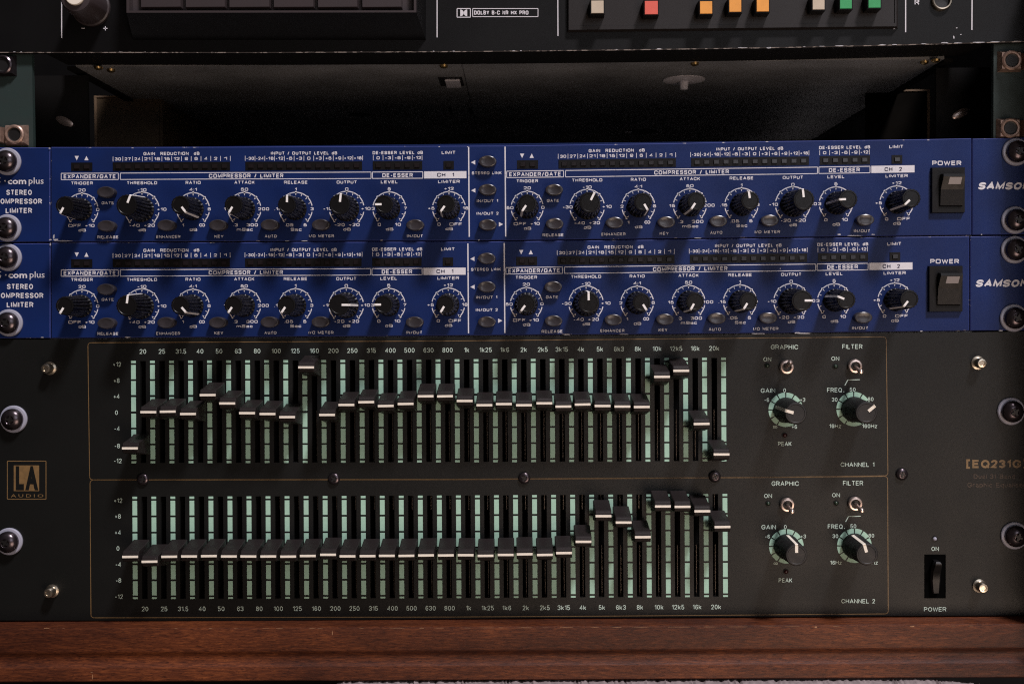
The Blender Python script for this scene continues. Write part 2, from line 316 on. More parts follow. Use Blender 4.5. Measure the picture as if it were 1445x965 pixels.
def stroke_text(pr, t, cx, cy, ch, width=None, wide=1.0, th=0.15, rad=0.5, gap=0.22, shear=0.0, align='c'):
    ch *= 1.06
    """lettering of measured width: rad 0.5 gives round grotesque letters, 0.22 squared extended ones"""
    T = th*ch; G = gap*ch*wide**0.5; H = ch - T
    ws = [GL[c][0]*ch*wide for c in t]; n = len(t)
    fixed = n*T + (n-1)*G
    k = max(0.2, (width - fixed)/max(1e-6, sum(ws))) if width else 1.0
    if width and k < 0.55: k = 0.55; G *= 0.5
    W = fixed + k*sum(ws)
    x = cx - W/2 if align == 'c' else (cx if align == 'l' else cx - W)
    for c, w in zip(t, ws):
        w *= k; strokes = GL[c][1]
        for si, st in enumerate(strokes):
            if not st: continue
            P_ = [(x + T/2 + a*w, T/2 + b*H, r) for a, b, r in st]
            out = []
            for i, (a, b, r) in enumerate(P_):
                if r and 0 < i < len(P_)-1:
                    p0, p1, p2 = Vector(P_[i-1][:2]), Vector((a, b)), Vector(P_[i+1][:2])
                    l0, l1 = (p0-p1).length, (p2-p1).length
                    e0 = l0 * (0.5 if (P_[i-1][2]) else 0.98); e1 = l1 * (0.5 if P_[i+1][2] else 0.98)
                    q = min(rad*H*1.0, e0) , min(rad*H*1.0, e1)
                    if rad < .4: q = (min(q), min(q))
                    A = p1 + (p0-p1).normalized()*q[0]; B = p1 + (p2-p1).normalized()*q[1]
                    for j in range(5):
                        s = j/4; v = A*(1-s)**2 + p1*2*s*(1-s)*0.80 + B*s*s + (A+B)*0.5*2*s*(1-s)*0.20
                        out.append(v)
                else: out.append(Vector((a, b)))
            pts = [out[0]]
            for v in out[1:]:
                if (v-pts[-1]).length > 1e-4: pts.append(v)
            closed = (pts[0]-pts[-1]).length < 1e-3 and len(pts) > 3
            if closed: pts = pts[:-1]
            m = len(pts); L = []; R_ = []
            for i in range(m):
                a = pts[i-1] if (i > 0 or closed) else None; b = pts[(i+1) % m] if (i < m-1 or closed) else None
                d0 = (pts[i]-a).normalized() if a is not None else None; d1 = (b-pts[i]).normalized() if b is not None else None
                if d0 is None: d0 = d1
                if d1 is None: d1 = d0
                n0 = Vector((-d0.y, d0.x)); n1 = Vector((-d1.y, d1.x)); nn = (n0+n1)
                nn = nn.normalized() if nn.length > 1e-4 else n0
                s = T/2/max(0.5, nn.dot(n0))
                L.append(pts[i]+nn*s); R_.append(pts[i]-nn*s)
            def pv(v): return pr.vert(pr.pt(v.x + v.y*shear, cy + ch/2 - v.y, pr.h + si*0.006))
            L = [pv(v) for v in L]; R_ = [pv(v) for v in R_]
            for i in range(m if closed else m-1): j = (i+1) % m; pr.face([R_[i], R_[j], L[j], L[i]])
        x += w + T + G
def sq(pr, t, cx, cy, ch, width=None, ext=1.0, bold=0, **k): stroke_text(pr, t, cx, cy, ch, width, wide=1.25*ext, th=0.21, rad=0.24, gap=0.2, **k)
def hv(pr, t, cx, cy, ch, width=None, ext=1.0, bold=0.0, **k): stroke_text(pr, t, cx, cy, ch, width, wide=ext*1.0, th=0.15+bold*2, rad=0.5, gap=0.16, **k)
def interp(tab, x):
    if x <= tab[0][0]: a, b = tab[0], tab[1]
    elif x >= tab[-1][0]: a, b = tab[-2], tab[-1]
    else:
        for a, b in zip(tab, tab[1:]):
            if a[0] <= x <= b[0]: break
    return a[1] + (b[1]-a[1]) * (x-a[0]) / (b[0]-a[0])
def plate(name, x0, x1, top, bot, h, thick, m, parent, medge=None, ch=0.35, n=24):
    """a panel whose top and bottom edges follow the measured lines top(x), bot(x); chamfered edge strip"""
    mb = MB(); xs = [x0 + (x1-x0)*i/n for i in range(n+1)]; T = []; 
    c = ch / K
    def ring(ins, hh): return [[mb.vert(P(min(max(x, x0+ins), x1-ins), top(x)+ins, 0) - Vector((0, hh, 0))) for x in xs], [mb.vert(P(min(max(x, x0+ins), x1-ins), bot(x)-ins, 0) - Vector((0, hh, 0))) for x in xs]]
    Fr = ring(c, h); Md = ring(0, h-ch); Bk = ring(0, h-thick)
    for i in range(n): mb.face([Fr[1][i], Fr[1][i+1], Fr[0][i+1], Fr[0][i]])
    mb.cm = 1
    for i in range(n):
        mb.face([Fr[0][i], Fr[0][i+1], Md[0][i+1], Md[0][i]]); mb.face([Md[1][i], Md[1][i+1], Fr[1][i+1], Fr[1][i]])
    for j in (0, n): mb.face([Fr[0][j], Fr[1][j], Md[1][j], Md[0][j]])
    mb.cm = 0
    for i in range(n):
        mb.face([Md[0][i], Md[0][i+1], Bk[0][i+1], Bk[0][i]]); mb.face([Bk[1][i], Bk[1][i+1], Md[1][i+1], Md[1][i]])
    for j in (0, n): mb.face([Md[0][j], Md[1][j], Bk[1][j], Bk[0][j]])
    mb.face([Bk[0][0], Bk[1][0], Bk[1][n], Bk[0][n]])
    return mb.build(name, [m, medge or m], parent)
def pbox(x0, y0, x1, y1, h0, h1, inset=0.0, hp=None):
    """box whose viewer face covers pixels x0..x1, y0..y1 at height h1 (hp: plane in which the pixels are read)"""
    mb = MB(); a = P(x0, y0, h1 if hp is None else hp); b = P(x1, y1, h1 if hp is None else hp)
    mb.box((a.x-inset, -h0, b.z-inset), (b.x+inset, -h1, a.z+inset), inset); return mb
# ------------------------------------------------------------------ shared meshes
def screw_meshes():
    w = MB(); w.lathe([(6.3, 0.0), (6.35, 0.8), (6.0, 1.25), (5.0, 1.4), (4.2, 1.0)], 40, cap1=True); 
    hd = MB(); prof = [(4.9, 1.0), (5.0, 2.4)] + [(5.0*math.cos(a), 2.4+3.0*math.sin(a)) for a in (R(12), R(25), R(38), R(50), R(60), R(66))] + [(1.75, 4.9), (1.5, 4.4)]
    hd.lathe(prof, 36)
    cr = MB()
    for a in (0, 90):
        l, t = 1.9, 0.45
        if a == 0: cr.box((-l, -3.0, -t), (l, -5.16, t))
        else: cr.box((-t, -3.0, -l), (t, -5.165, l))
    return w.mesh('washer', M['washer'], smooth=35), hd.mesh('screw_head', M['screw'], smooth=50), cr.mesh('cross_recess', M['hole'])
ME_W, ME_H, ME_C = screw_meshes()
def rack_screw(px, py, parent, rot=0, h=0.0):
    o = obj('rack_screw', ME_H, None, parent, P(px, py, h + 1.2) + Vector((0, 1.2, 0)), R(rot))
    sub('washer', ME_W, None, o); sub('cross_recess', ME_C, None, o); return o
def small_screw(px, py, parent, m, r, h, name='panel_screw', rot=20):
    key = (name, m.name, r, h)
    if key not in SM:
        a = MB(); a.lathe([(r, 0), (r, h*0.55), (r*0.85, h*0.9), (r*0.5, h), (r*0.42, h*0.8)], 20)
        b = MB(); b.box((-r*.55, -h*.7, -r*.12), (r*.55, -h*1.02, r*.12)); b.box((-r*.12, -h*.7, -r*.55), (r*.12, -h*1.03, r*.55))
        SM[key] = (a.mesh(name, m, smooth=45), b.mesh('cross_recess', M['hole']))
    o = obj(name, SM[key][0], None, parent, P(px, py, 0), R(rot)); sub('cross_recess', SM[key][1], None, o); return o
SM = {}
def knob_meshes(rb, rt, H, flutes, m, mp, tag, w=0.40):
    a = MB(); n = 96
    prof = [(rb*0.9, 0.5), (rb*1.02, 0.5), (rb*1.04, 1.6), (rb, 2.0), (rb - (rb-rt)*.5, H*.55), (rt, H-0.5), (rt-0.35, H-0.05), (rt-0.9, H), (rt-1.1, H-0.15)]
    fl = [0, 0, 0, 1, 1, 1, 0, 0, 0]
    a.lathe(prof, n, flute=(fl, flutes, 0.15) if flutes else None)
    b = MB()
    # pointer: bar on the face, then down the side
    b.box((-w, -(H-0.3), 1.1), (w, -(H+0.06), rt-0.2))
    q = [(rt-0.25, H+0.06), (rt+0.08, H-0.45), (rb+0.10, 2.4)]
    for (r0, h0), (r1, h1) in zip(q, q[1:]):
        c = [(-w, -h0, r0), (w, -h0, r0), (w, -h1, r1), (-w, -h1, r1)]; d = [(x, y, z-0.5) for x, y, z in c]
        C = [b.vert(p) for p in c]; D = [b.vert(p) for p in d]
        b.face(C); b.face(D[::-1])
        for k in range(4): b.face([C[k], D[k], D[(k+1) % 4], C[(k+1) % 4]])
    return a.mesh(tag, m, smooth=28), b.mesh('pointer', mp)
KN_S = knob_meshes(5.1, 4.25, 20.0, 18, M['plastic'], M['pointer'], 'control_knob', 0.46)
KN_L = knob_meshes(5.8, 4.85, 20.5, 20, M['plastic'], M['pointer'], 'control_knob', 0.46)
def knob(px, py, ang, parent, ms, name='control_knob', tilt=None):
    o = obj(name, ms[0], None, parent, P(px, py, 0), R(ang)); sub('pointer', ms[1], None, o); return o
def ell_button():
    a = MB(); a.lathe([(1.0, 0.0), (1.0, 3.6), (0.95, 4.1), (0.84, 4.25), (0.6, 4.0), (0.25, 3.9)], 32, sx=4.15, sz=2.65)
    b = MB(); b.lathe([(1.0, 0.05), (1.0, 0.35)], 32, sx=4.45, sz=2.95)
    return a.mesh('push_button', M['button'], smooth=40), b.mesh('button_opening', M['window'])
EB = ell_button()
# ================================================================== RACK CABINET
TOPC = [(-20, 208), (75, 208), (250, 208), (480, 207), (720, 206), (950, 202.6), (1075, 200), (1300, 197), (1460, 194)]
DECKC = [(-20, 74.8), (370, 75), (640, 73.7), (720, 73), (900, 71), (1075, 68.4), (1150, 67), (1330, 62.7), (1460, 59)]
z_deck = P(722, 73, 0).z            # underside of the deck
cab = empty('rack_cabinet', (0, 150, P(722, 880, 0).z), 'dark equipment rack holding all the units, green grey rails and brown boards in its gap', 'rack cabinet')
for sx, xin in ((-1, 46), (1, 1402)):
    mb = MB(); xi = P(xin, 140, -3.4).x; xo = sx * 246
    zt, zb = P(722, -60).z, P(722, 880).z
    mb.box((xi, 3.4, zt), (xo, 6.0, zb))
    o = mb.build('rack_rail', M['railgreen'], cab)
    for (nx, ny) in (((23, 191), (6, 93)) if sx < 0 else ((1423, 182), (1425, 87))):
        c = P(nx, ny, -2.4)
        ring = MB(); ring.lathe([(4.6, 0), (4.5, 0.6), (3.9, 1.0), (3.2, 0.9), (3.0, 0.1)], 28, cap1=False)
        a = MB(); a.box((c.x-5.4, 3.4, c.z-4.8), (c.x+5.4, 0.6, c.z+4.8), 1.1)
        a.box((c.x+sx*5.6, 3.4, c.z-3.8), (c.x+sx*7.4, -0.6, c.z+3.8), 0.4)
        a.cm = 0
        q = obj('cage_nut', a.mesh('cage_nut', M['nut'] if (ny > 150 or sx > 0) else M['screw'], c), None, o, c)
        rg_ = bpy.data.objects.new('nut_collar', ring.mesh('nut_collar', M['nut'] if (ny > 150 or sx > 0) else M['screw'], smooth=40)); COL.objects.link(rg_); rg_.parent = q; rg_.location = Vector((0, -1.7, 0)) * MM
        q.location = (c - WL[o.name]) * MM
        # threaded hole is dark and sits on the nut's face inside its own ring
        r = MB(); r.lathe([(3.15, 0), (3.1, 0.25), (2.6, 0.1)], 24); 
        # ring and hole joined to the nut mesh as second piece
        rr = bpy.data.objects.new('threaded_hole', r.mesh('threaded_hole', [M['hole'] if True else None])); COL.objects.link(rr)
        rr.parent = q; rr.location = Vector((0, -1.8, 0)) * MM
side_l = MB(); side_l.box((-262, -32, P(0, -60).z), (-243.5, 420, P(0, 880).z)); side_l.build('side_panel', M['dark'], cab)
side_r = MB(); side_r.box((243.5, -32, P(0, -60).z), (262, 420, P(0, 880).z)); side_r.build('side_panel', M['dark'], cab)
bk = MB(); bk.box((-243, 415, P(0, -60).z), (243, 418, P(0, 880).z)); bk.build('back_panel', M['dark'], cab)
# brown boards beside the units, seen through the gap
def board(sx, px0, px1, ytop, d):
    a = P(px0, ytop, -d); b = P(px1, ytop, -d); zb = P(722, 480).z
    m1 = MB(); m1.box((a.x, d, a.z), (b.x, d+1.5, zb)); (m1.box((b.x-sx*1.5, d+1.5, a.z), (b.x, 400, zb)) if sx < 0 else None); o = m1.build('brown_board', M['brownboard' if sx < 0 else 'shadedboard'], cab)
    t = MB(); t.box((a.x - sx*0.2, d-0.5, a.z + 0.9), (b.x, d+1.2, a.z + 0.05)); t.box((a.x-sx*1.4, d-0.4, a.z+0.9), (a.x-sx*0.05, d+1.2, zb))
    e = obj('lit_board_edge', t.mesh('lit_board_edge', M['litedge'], WL[o.name]), None, o, WL[o.name]); e.location = (0, 0, 0)
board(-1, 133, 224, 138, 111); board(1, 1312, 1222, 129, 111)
for px, py, tl in ((92, 172, 25), (1355, 161, -25)):
    a = MB(); a.lathe([(1, 0), (1, 1.0), (0.7, 1.4)], 20, sx=4.6, sz=2.0)
    o = obj('bracket_bolt', a.mesh('bracket_bolt', M['toggle'], smooth=40), None, cab, P(px, py, -36), R(tl))
# black side brackets behind the rails
for xi in (P(124, 150, -36).x, P(1321, 150, -36).x):
    a = MB(); a.box((xi, 36, z_deck - 1.5), (math.copysign(243, xi), 38, P(0, 470).z)); a.build('rear_bracket', M['dark'], cab)
# ================================================================== TAPE DECK (top)
deck = empty('tape_deck', (0, 60, z_deck), 'black cassette tape deck at the top of the rack with orange, red and green keys', 'tape deck')
DK = M['deck']
plate('front_panel', -12, 1458, lambda x: -45, lambda x: interp(DECKC, x), 0, 3, DK, deck, M['deckedge'], 0.32, 60)
# bezel block behind the panel, then the sheet metal chassis
zb_ = [P(x, interp(DECKC, x), 0) for x in (-12, 722, 1458)]
mb = MB(); n = 40; top = [];
def under(x, d):   # underside at panel-pixel column x, depth d
    p = P(x, interp(DECKC, x), 0); return Vector((p.x, d, p.z + (0.8 if d > 5 else 0.3)))
xs = [ (60 + (1395-60)*i/n) for i in range(n+1)]
f0 = [mb.vert(under(x, 3.0)) for x in xs]; f1 = [mb.vert(under(x, 29)) for x in xs]; f2 = [mb.vert(under(x, 29)+Vector((0, 0, 30))) for x in xs]
for i in range(n): mb.face([f0[i], f1[i], f1[i+1], f0[i+1]]); mb.face([f1[i], f2[i], f2[i+1], f1[i+1]])
mb.build('bezel_block', M['dark'], deck)
xa, xb = -211.5, 211.5
cz0 = z_deck + 1.2
mb = MB(); mb.box((xa, 29, cz0), (-23.4, 350, cz0+40)); mb.box((-22.6, 29, cz0), (xb, 350, cz0+40)); mb.box((-23.4, 29, cz0+0.7), (-22.6, 350, cz0+39))
mb.build('chassis', M['chassis'], deck)
for s in (-1, 1): mb = MB(); mb.box((s*211.6, 29.5, cz0+0.4), (s*216, 350, cz0-1.2)); mb.build('chassis_lip', M['dark'], deck)
for px, py, d in ((137, 90.5, 26), (155, 97, 34), (626, 93.5, 31), (981, 91, 31), (1306, 87, 32), (1322, 80, 26)):
    p = P(px, py, -d); a = MB(); 
    a.box((-1.7, -1.7, -0.9), (1.7, 1.7, 0), 0.5); 
    for k in range(10): pass
    b = MB(); nn = 16
    r1 = [b.vert((2.1*math.cos(2*math.pi*k/nn), 2.1*math.sin(2*math.pi*k/nn), 0)) for k in range(nn)]
    r2 = [b.vert((1.9*math.cos(2*math.pi*k/nn), 1.9*math.sin(2*math.pi*k/nn), -1.0)) for k in range(nn)]
    r3 = [b.vert((1.0*math.cos(2*math.pi*k/nn), 1.0*math.sin(2*math.pi*k/nn), -1.5)) for k in range(nn)]
    for u, v in ((r1, r2), (r2, r3)):
        for k in range(nn): b.face([u[k], u[(k+1) % nn], v[(k+1) % nn], v[k]])
    b.face(r3)
    obj('brass_screw', b.mesh('brass_screw', M['brass'], smooth=40), None, deck, (p.x, d+1.5, cz0 - (0.0 if d > 29 else 0.5)))
# slot, rubber foot and dark opening under the chassis
def under_pt(px, py):    # where the ray meets the chassis underside
    d = RCW @ Vector(((px - PW/2)/FPX, 1.0, -(py - PH/2)/FPX)); t = (cz0 - CZ) / d.z
    return Vector((CX + d.x*t, -CD + d.y*t, cz0))
def under_box(name, x0, y0, x1, y1, h, m):
    a, b = under_pt(x0, y0), under_pt(x1, y1); mb = MB(); mb.box((a.x, a.y, cz0-h), (b.x, b.y, cz0+0.5)); return mb.build(name, m, deck)
under_box('chassis_slot', 618, 109, 655, 121, 0.25, M['hole'])
under_box('slot_tab', 628, 112, 651, 121.5, 1.0, M['rubber'])
under_box('chassis_slot', 632, 152, 640, 162, 0.2, M['hole']); under_box('chassis_slot', 661, 152, 668, 162, 0.2, M['hole'])
def down_lathe(name, c, prof, m, n=28):
    b = MB(); rings = [[b.vert((c.x + r*math.cos(2*math.pi*k/n), c.y + r*math.sin(2*math.pi*k/n), cz0 - h)) for k in range(n)] for r, h in prof]
    for u, v in zip(rings, rings[1:]):
        for k in range(n): b.face([u[k], u[(k+1) % n], v[(k+1) % n], v[k]])
    b.face(rings[-1]); return b.build(name, m, deck, smooth=40)
c = under_pt(965, 113); down_lathe('chassis_foot', c, [(11, -0.3), (11, 0.3), (8, 0.6), (2.4, 1.0), (2.0, 5.0), (1.2, 5.2)], M['rubber'])
c = under_pt(905, 186); down_lathe('chassis_hole', c, [(11, -0.3), (11, 0.2), (10, 0.25)], M['hole'])
c = under_pt(886, 186); down_lathe('rivet', c, [(2.6, -0.3), (2.4, 0.8), (1.2, 1.2)], M['rubber'])
c = under_pt(508, 162); down_lathe('chassis_hole', c, [(7, -0.3), (7, 0.2), (6.5, 0.25)], M['hole'])
# level knob at upper left
a = MB(); a.lathe([(8.9, 0), (8.9, 1.5), (8.3, 2.0), (7.6, 16.5), (6.6, 18.6), (4.4, 19.0)], 48, flute=([0, 0, 1, 1, 0, 0], 30, 0.02))
kn = obj('level_knob', a.mesh('level_knob', M['deckplastic'], smooth=35), None, deck, P(129, 11, 0))
b = MB(); b.lathe([(4.3, 18.8), (4.3, 19.8), (4.0, 20.1)], 32); sub('knob_insert', b.mesh('knob_insert', M['cream'], smooth=40), None, kn)
# transport block: slanted surround, frame and six keys
h1 = 16.0
o1 = [P(170, -45, 0), P(601, -45, 0), P(601, 57, 0), P(188, 57, 0)]; i1 = [P(178.5, -45, h1), P(587.6, -45, h1), P(587.6, 18, h1), P(178.5, 18.5, h1)]
mb = MB(); O = [mb.vert(p) for p in o1]; I = [mb.vert(p) for p in i1]
for k in range(4): mb.face([O[k], O[(k+1) % 4], I[(k+1) % 4], I[k]])
i2 = [P(182.5, -45, h1), P(584, -45, h1), P(584, 15.2, h1), P(182.5, 15.5, h1)]; i3 = [p + Vector((0, 5, 0)) for p in i2]
J = [mb.vert(p) for p in i2]; L_ = [mb.vert(p) for p in i3]
for k in range(4): mb.face([I[k], I[(k+1) % 4], J[(k+1) % 4], J[k]]); mb.face([J[k], J[(k+1) % 4], L_[(k+1) % 4], L_[k]])
mb.face(L_)
mb.mi = [1]*4 + [0]*(len(mb.f)-4)
fr = mb.build('transport_surround', [M['deckplastic'], M['deck']], deck)
for x0, x1 in ((198.5, 254.8), (261.7, 317.2), (323.3, 380), (386, 442.2), (448.3, 504), (511, 566.3)):
    pbox(x0, -40, x1, 9.8, 9.5, 14.6, 0.45).build('transport_key', M['deckplastic'], deck)
e = MB(); a_ = P(178.5, 18.5, h1); b_ = P(587.6, 18, h1)
# key plate with coloured keys
m = MB(); a = P(800, -45, 2.2); b = P(1266, 41.5, 2.2)
A4 = [P(800, -45, 0), P(1267, -45, 0), P(1267, 41, 0), P(800, 46, 0)]; B4 = [P(802.5, -45, 2.4), P(1265, -45, 2.4), P(1265, 37.5, 2.4), P(802.5, 42.5, 2.4)]
F4 = [P(805, -45, 2.4), P(1263, -45, 2.4), P(1263, 33, 2.4), P(805, 37.5, 2.4)]; G4 = [p + Vector((0, 0.5, 0)) for p in F4]
V = [[m.vert(p) for p in q] for q in (A4, B4, F4, G4)]
for u, v in zip(V, V[1:]):
    for k in range(4): m.face([u[k], u[(k+1) % 4], v[(k+1) % 4], v[k]])
m.face(V[-1]); m.build('key_plate', M['plate'], deck)
for x0, y1, x1, col in ((834.5, 18.6, 851.7, 'beige'), (910, 20.2, 928.3, 'redkey'), (988, 19.4, 1005, 'orange'), (1029.3, 16.8, 1046, 'orange'), (1068, 16.3, 1085, 'orange'),
                        (1147, 13.5, 1163.5, 'beige'), (1185.6, 12.2, 1202, 'greenkey'), (1225.8, 11, 1242.6, 'greenkey')):
    w = x1 - x0; y0 = y1 - w
    body = pbox(x0-1.5, y0-1.5, x1+1.5, y1+1.7, 2.0, 8.6, 0.15).build('function_key', M['window'], deck)
    q = pbox(x0, y0, x1, y1, 8.4, 9.1, 0.12); cc = WL[body.name]
    e = obj('key_cap', q.mesh('key_cap', M[col], cc), None, body, cc); e.location = (0, 0, 0)
# headphone socket
a = MB(); a.lathe([(4.7, 0), (4.6, 1.5), (4.2, 1.9), (3.7, 1.8), (3.5, 1.2), (3.5, -0.0)], 40, cap1=False)
s_ = obj('headphone_socket', a.mesh('headphone_socket', M['steel'], smooth=40), None, deck, P(1328, 1.5, 0))
b = MB(); b.lathe([(3.5, 0.02), (3.4, 0.25), (1.0, 0.1)], 32); sub('socket_hole', b.mesh('socket_hole', M['hole']), None, s_)
pr = Print(0.06)
pr.line([(87, -40), (87, 54)], 1.4); pr.line([(616.8, -40), (616.8, 53)], 1.4); pr.line([(787, -40), (787.4, 51)], 1.4)
pr.line([(1278, -40), (1278, 45.6)], 1.6); pr.line([(1372, -40), (1371.5, 42.5)], 1.6)
pr.line([(115, 40.3), (119.5, 40.3)], 1.1); pr.line([(146, 40.5), (151.4, 40.5)], 1.2); pr.line([(148.7, 37.8), (148.7, 43.2)], 1.2)
hv(pr, 'R', 1294, 3.5, 7.5, ext=1.0, bold=0.02)
pr.frame(645, 12.6, 663.8, 24.8, 1.2); pr.frame(667, 12.6, 759.2, 24, 1.0)
sq(pr, 'DOLBY B-C NR HX PRO', 713.1, 18.3, 5.4, width=82, bold=0.03)
pr.arc(649.5, 18.7, 0, 4.8, 0, 180); pr.arc(659.3, 18.7, 0, 4.8, 180, 360)
pr.build('printed_lettering', M['white'], deck)
# paint chips along the deck's lower edge
def chips(name, pts, m, parent, h=0.12):
    mb = MB()
    for x, y, w, t in pts:
        n = 7; ids = []
        for k in range(n):
            a = 2*math.pi*k/n; r = random.uniform(0.6, 1.1)
            ids.append(mb.vert(P(x + w/2*r*math.cos(a), y - t/2*r*math.sin(a), h)))
        mb.face(ids)
    o = mb.build(name, m, parent); o['kind'] = 'stuff'; return o
cp = []
for x, w in ((1085, 7), (1160, 10), (1185, 14), (1135, 4), (1245, 12), (1262, 8), (1303, 9), (1333, 12), (1352, 18), (1383, 22), (1405, 16), (1436, 18), (1048, 16), (930, 7), (870, 5), (725, 6), (735, 3), (640, 4), (612, 4), (510, 3), (170, 7), (183, 5), (205, 4), (20, 4), (30, 3)):
    cp.append((x, interp(DECKC, x) - 1.1, w, random.uniform(0.9, 1.7)))
cp += [(1085.5, 67.8, 8, 2.6), (1346, 53, 2, 5), (1356, 49, 3, 1.5), (1350, 40, 3, 1.5), (1333, 61, 10, 2.4), (1262, 41, 4, 2)]
chips('paint_chips', cp, M['chip'], deck)
# ================================================================== COMPRESSORS (two blue units)
C1 = [(-10, 296.3), (115, 296), (200, 295.7), (272, 295.3), (345, 295), (417, 295), (489, 294.7), (549, 294.4), (633, 294), (744, 293.2), (828, 292), (900, 291.2), (973, 290.2), (1046, 289.3), (1118, 288.4), (1180, 287.4), (1265, 286.2), (1370, 284.6), (1460, 283)]
C2 = [(-10, 432.5), (115, 432), (200, 432), (272, 431.6), (345, 431.2), (417, 431), (489, 430.8), (549, 430.4), (632, 430), (743, 429), (827, 428), (899, 427.4), (971, 426.3), (1044, 425.7), (1116, 425), (1177, 424), (1262, 423.1), (1370, 421.3), (1460, 419.8)]
SEAM = [(-10, 342), (75, 341.8), (250, 341.3), (480, 340.4), (640, 340.2), (720, 339.6), (950, 337), (1075, 335.6), (1300, 333), (1460, 331)]
BOT2 = [(-10, 477.8), (75, 477.6), (250, 476.4), (480, 475), (640, 474), (720, 473.2), (950, 471.6), (1075, 470.4), (1300, 467.8), (1460, 466.2)]
DIALS = [('TRIGGER', 115.6, 22.9, 'S', '20', ('50', -24.5), ('0', 22.3), ('OFF', -10.3), ('+10', 11), 'dB'),
         ('THRESHOLD', 200.3, 24.4, 'L', '-10', ('-30', -27.5), ('+10', 28), ('-40', -10.5), ('+20', 10.5), 'dB'),
         ('RATIO', 272.5, 23.2, 'S', '4:1', ('2', -23), ('6', 22.8), ('1', -14.2), ('\u221e', 12.7), 'dB'),
         ('ATTACK', 345, 23.3, 'S', '50', ('15', -25), ('200', 27), ('.3', -12.5), ('300', 11), 'mSec'),
         ('RELEASE', 417.4, 23.4, 'S', '1', ('.15', -25), ('3', 23), ('.05', -9.5), ('5', 13.2), 'Sec'),
         ('OUTPUT', 489.3, 24.5, 'L', '0', ('-10', -27), ('+10', 27), ('-20', -10), ('+20', 10.5), 'dB'),
         ('LEVEL', 549.3, 23.3, 'S', '5', ('3', -22.7), ('7', 22.7), ('0', -14), ('10', 12.2), 'dB'),
         ('LIMITER', 633.5, 23.3, 'S', '+12', ('+5', -25), ('18', 23.3), ('0', -14), ('OFF', 9.5), 'dB')]
ANG = {(1, 1): [210, 22, 143, 211, 2, 7, 270, 216], (1, 2): [215, 26, 150, 214, -9, -6, 268, 226],
       (2, 1): [212, 8, 140, 215, 214, 91, 270, 211], (2, 2): [217, 0, 148, 209, 212, 90, 292, 218]}
def chx(ch, x):
    if ch == 1: return x
    return x + 628.2 + 3.6 * max(0, (x-115)/518) ** 3 + 0.6 * max(0, 1-(x-60)/80)
def rowmap(row, ch):
    def f(x, y):
        x = chx(ch, x)
        if row == 2: x = x - (2.8 * ((x-115)/1150) ** 1.3 if x > 115 else 0)
        c = interp(C1 if row == 1 else C2, x)
        return x, c + (y - 295.8) * (1 + 0.014 * max(0, x)/1445)
    return f
HR = 0.5   # the main panel stands slightly proud of the ears
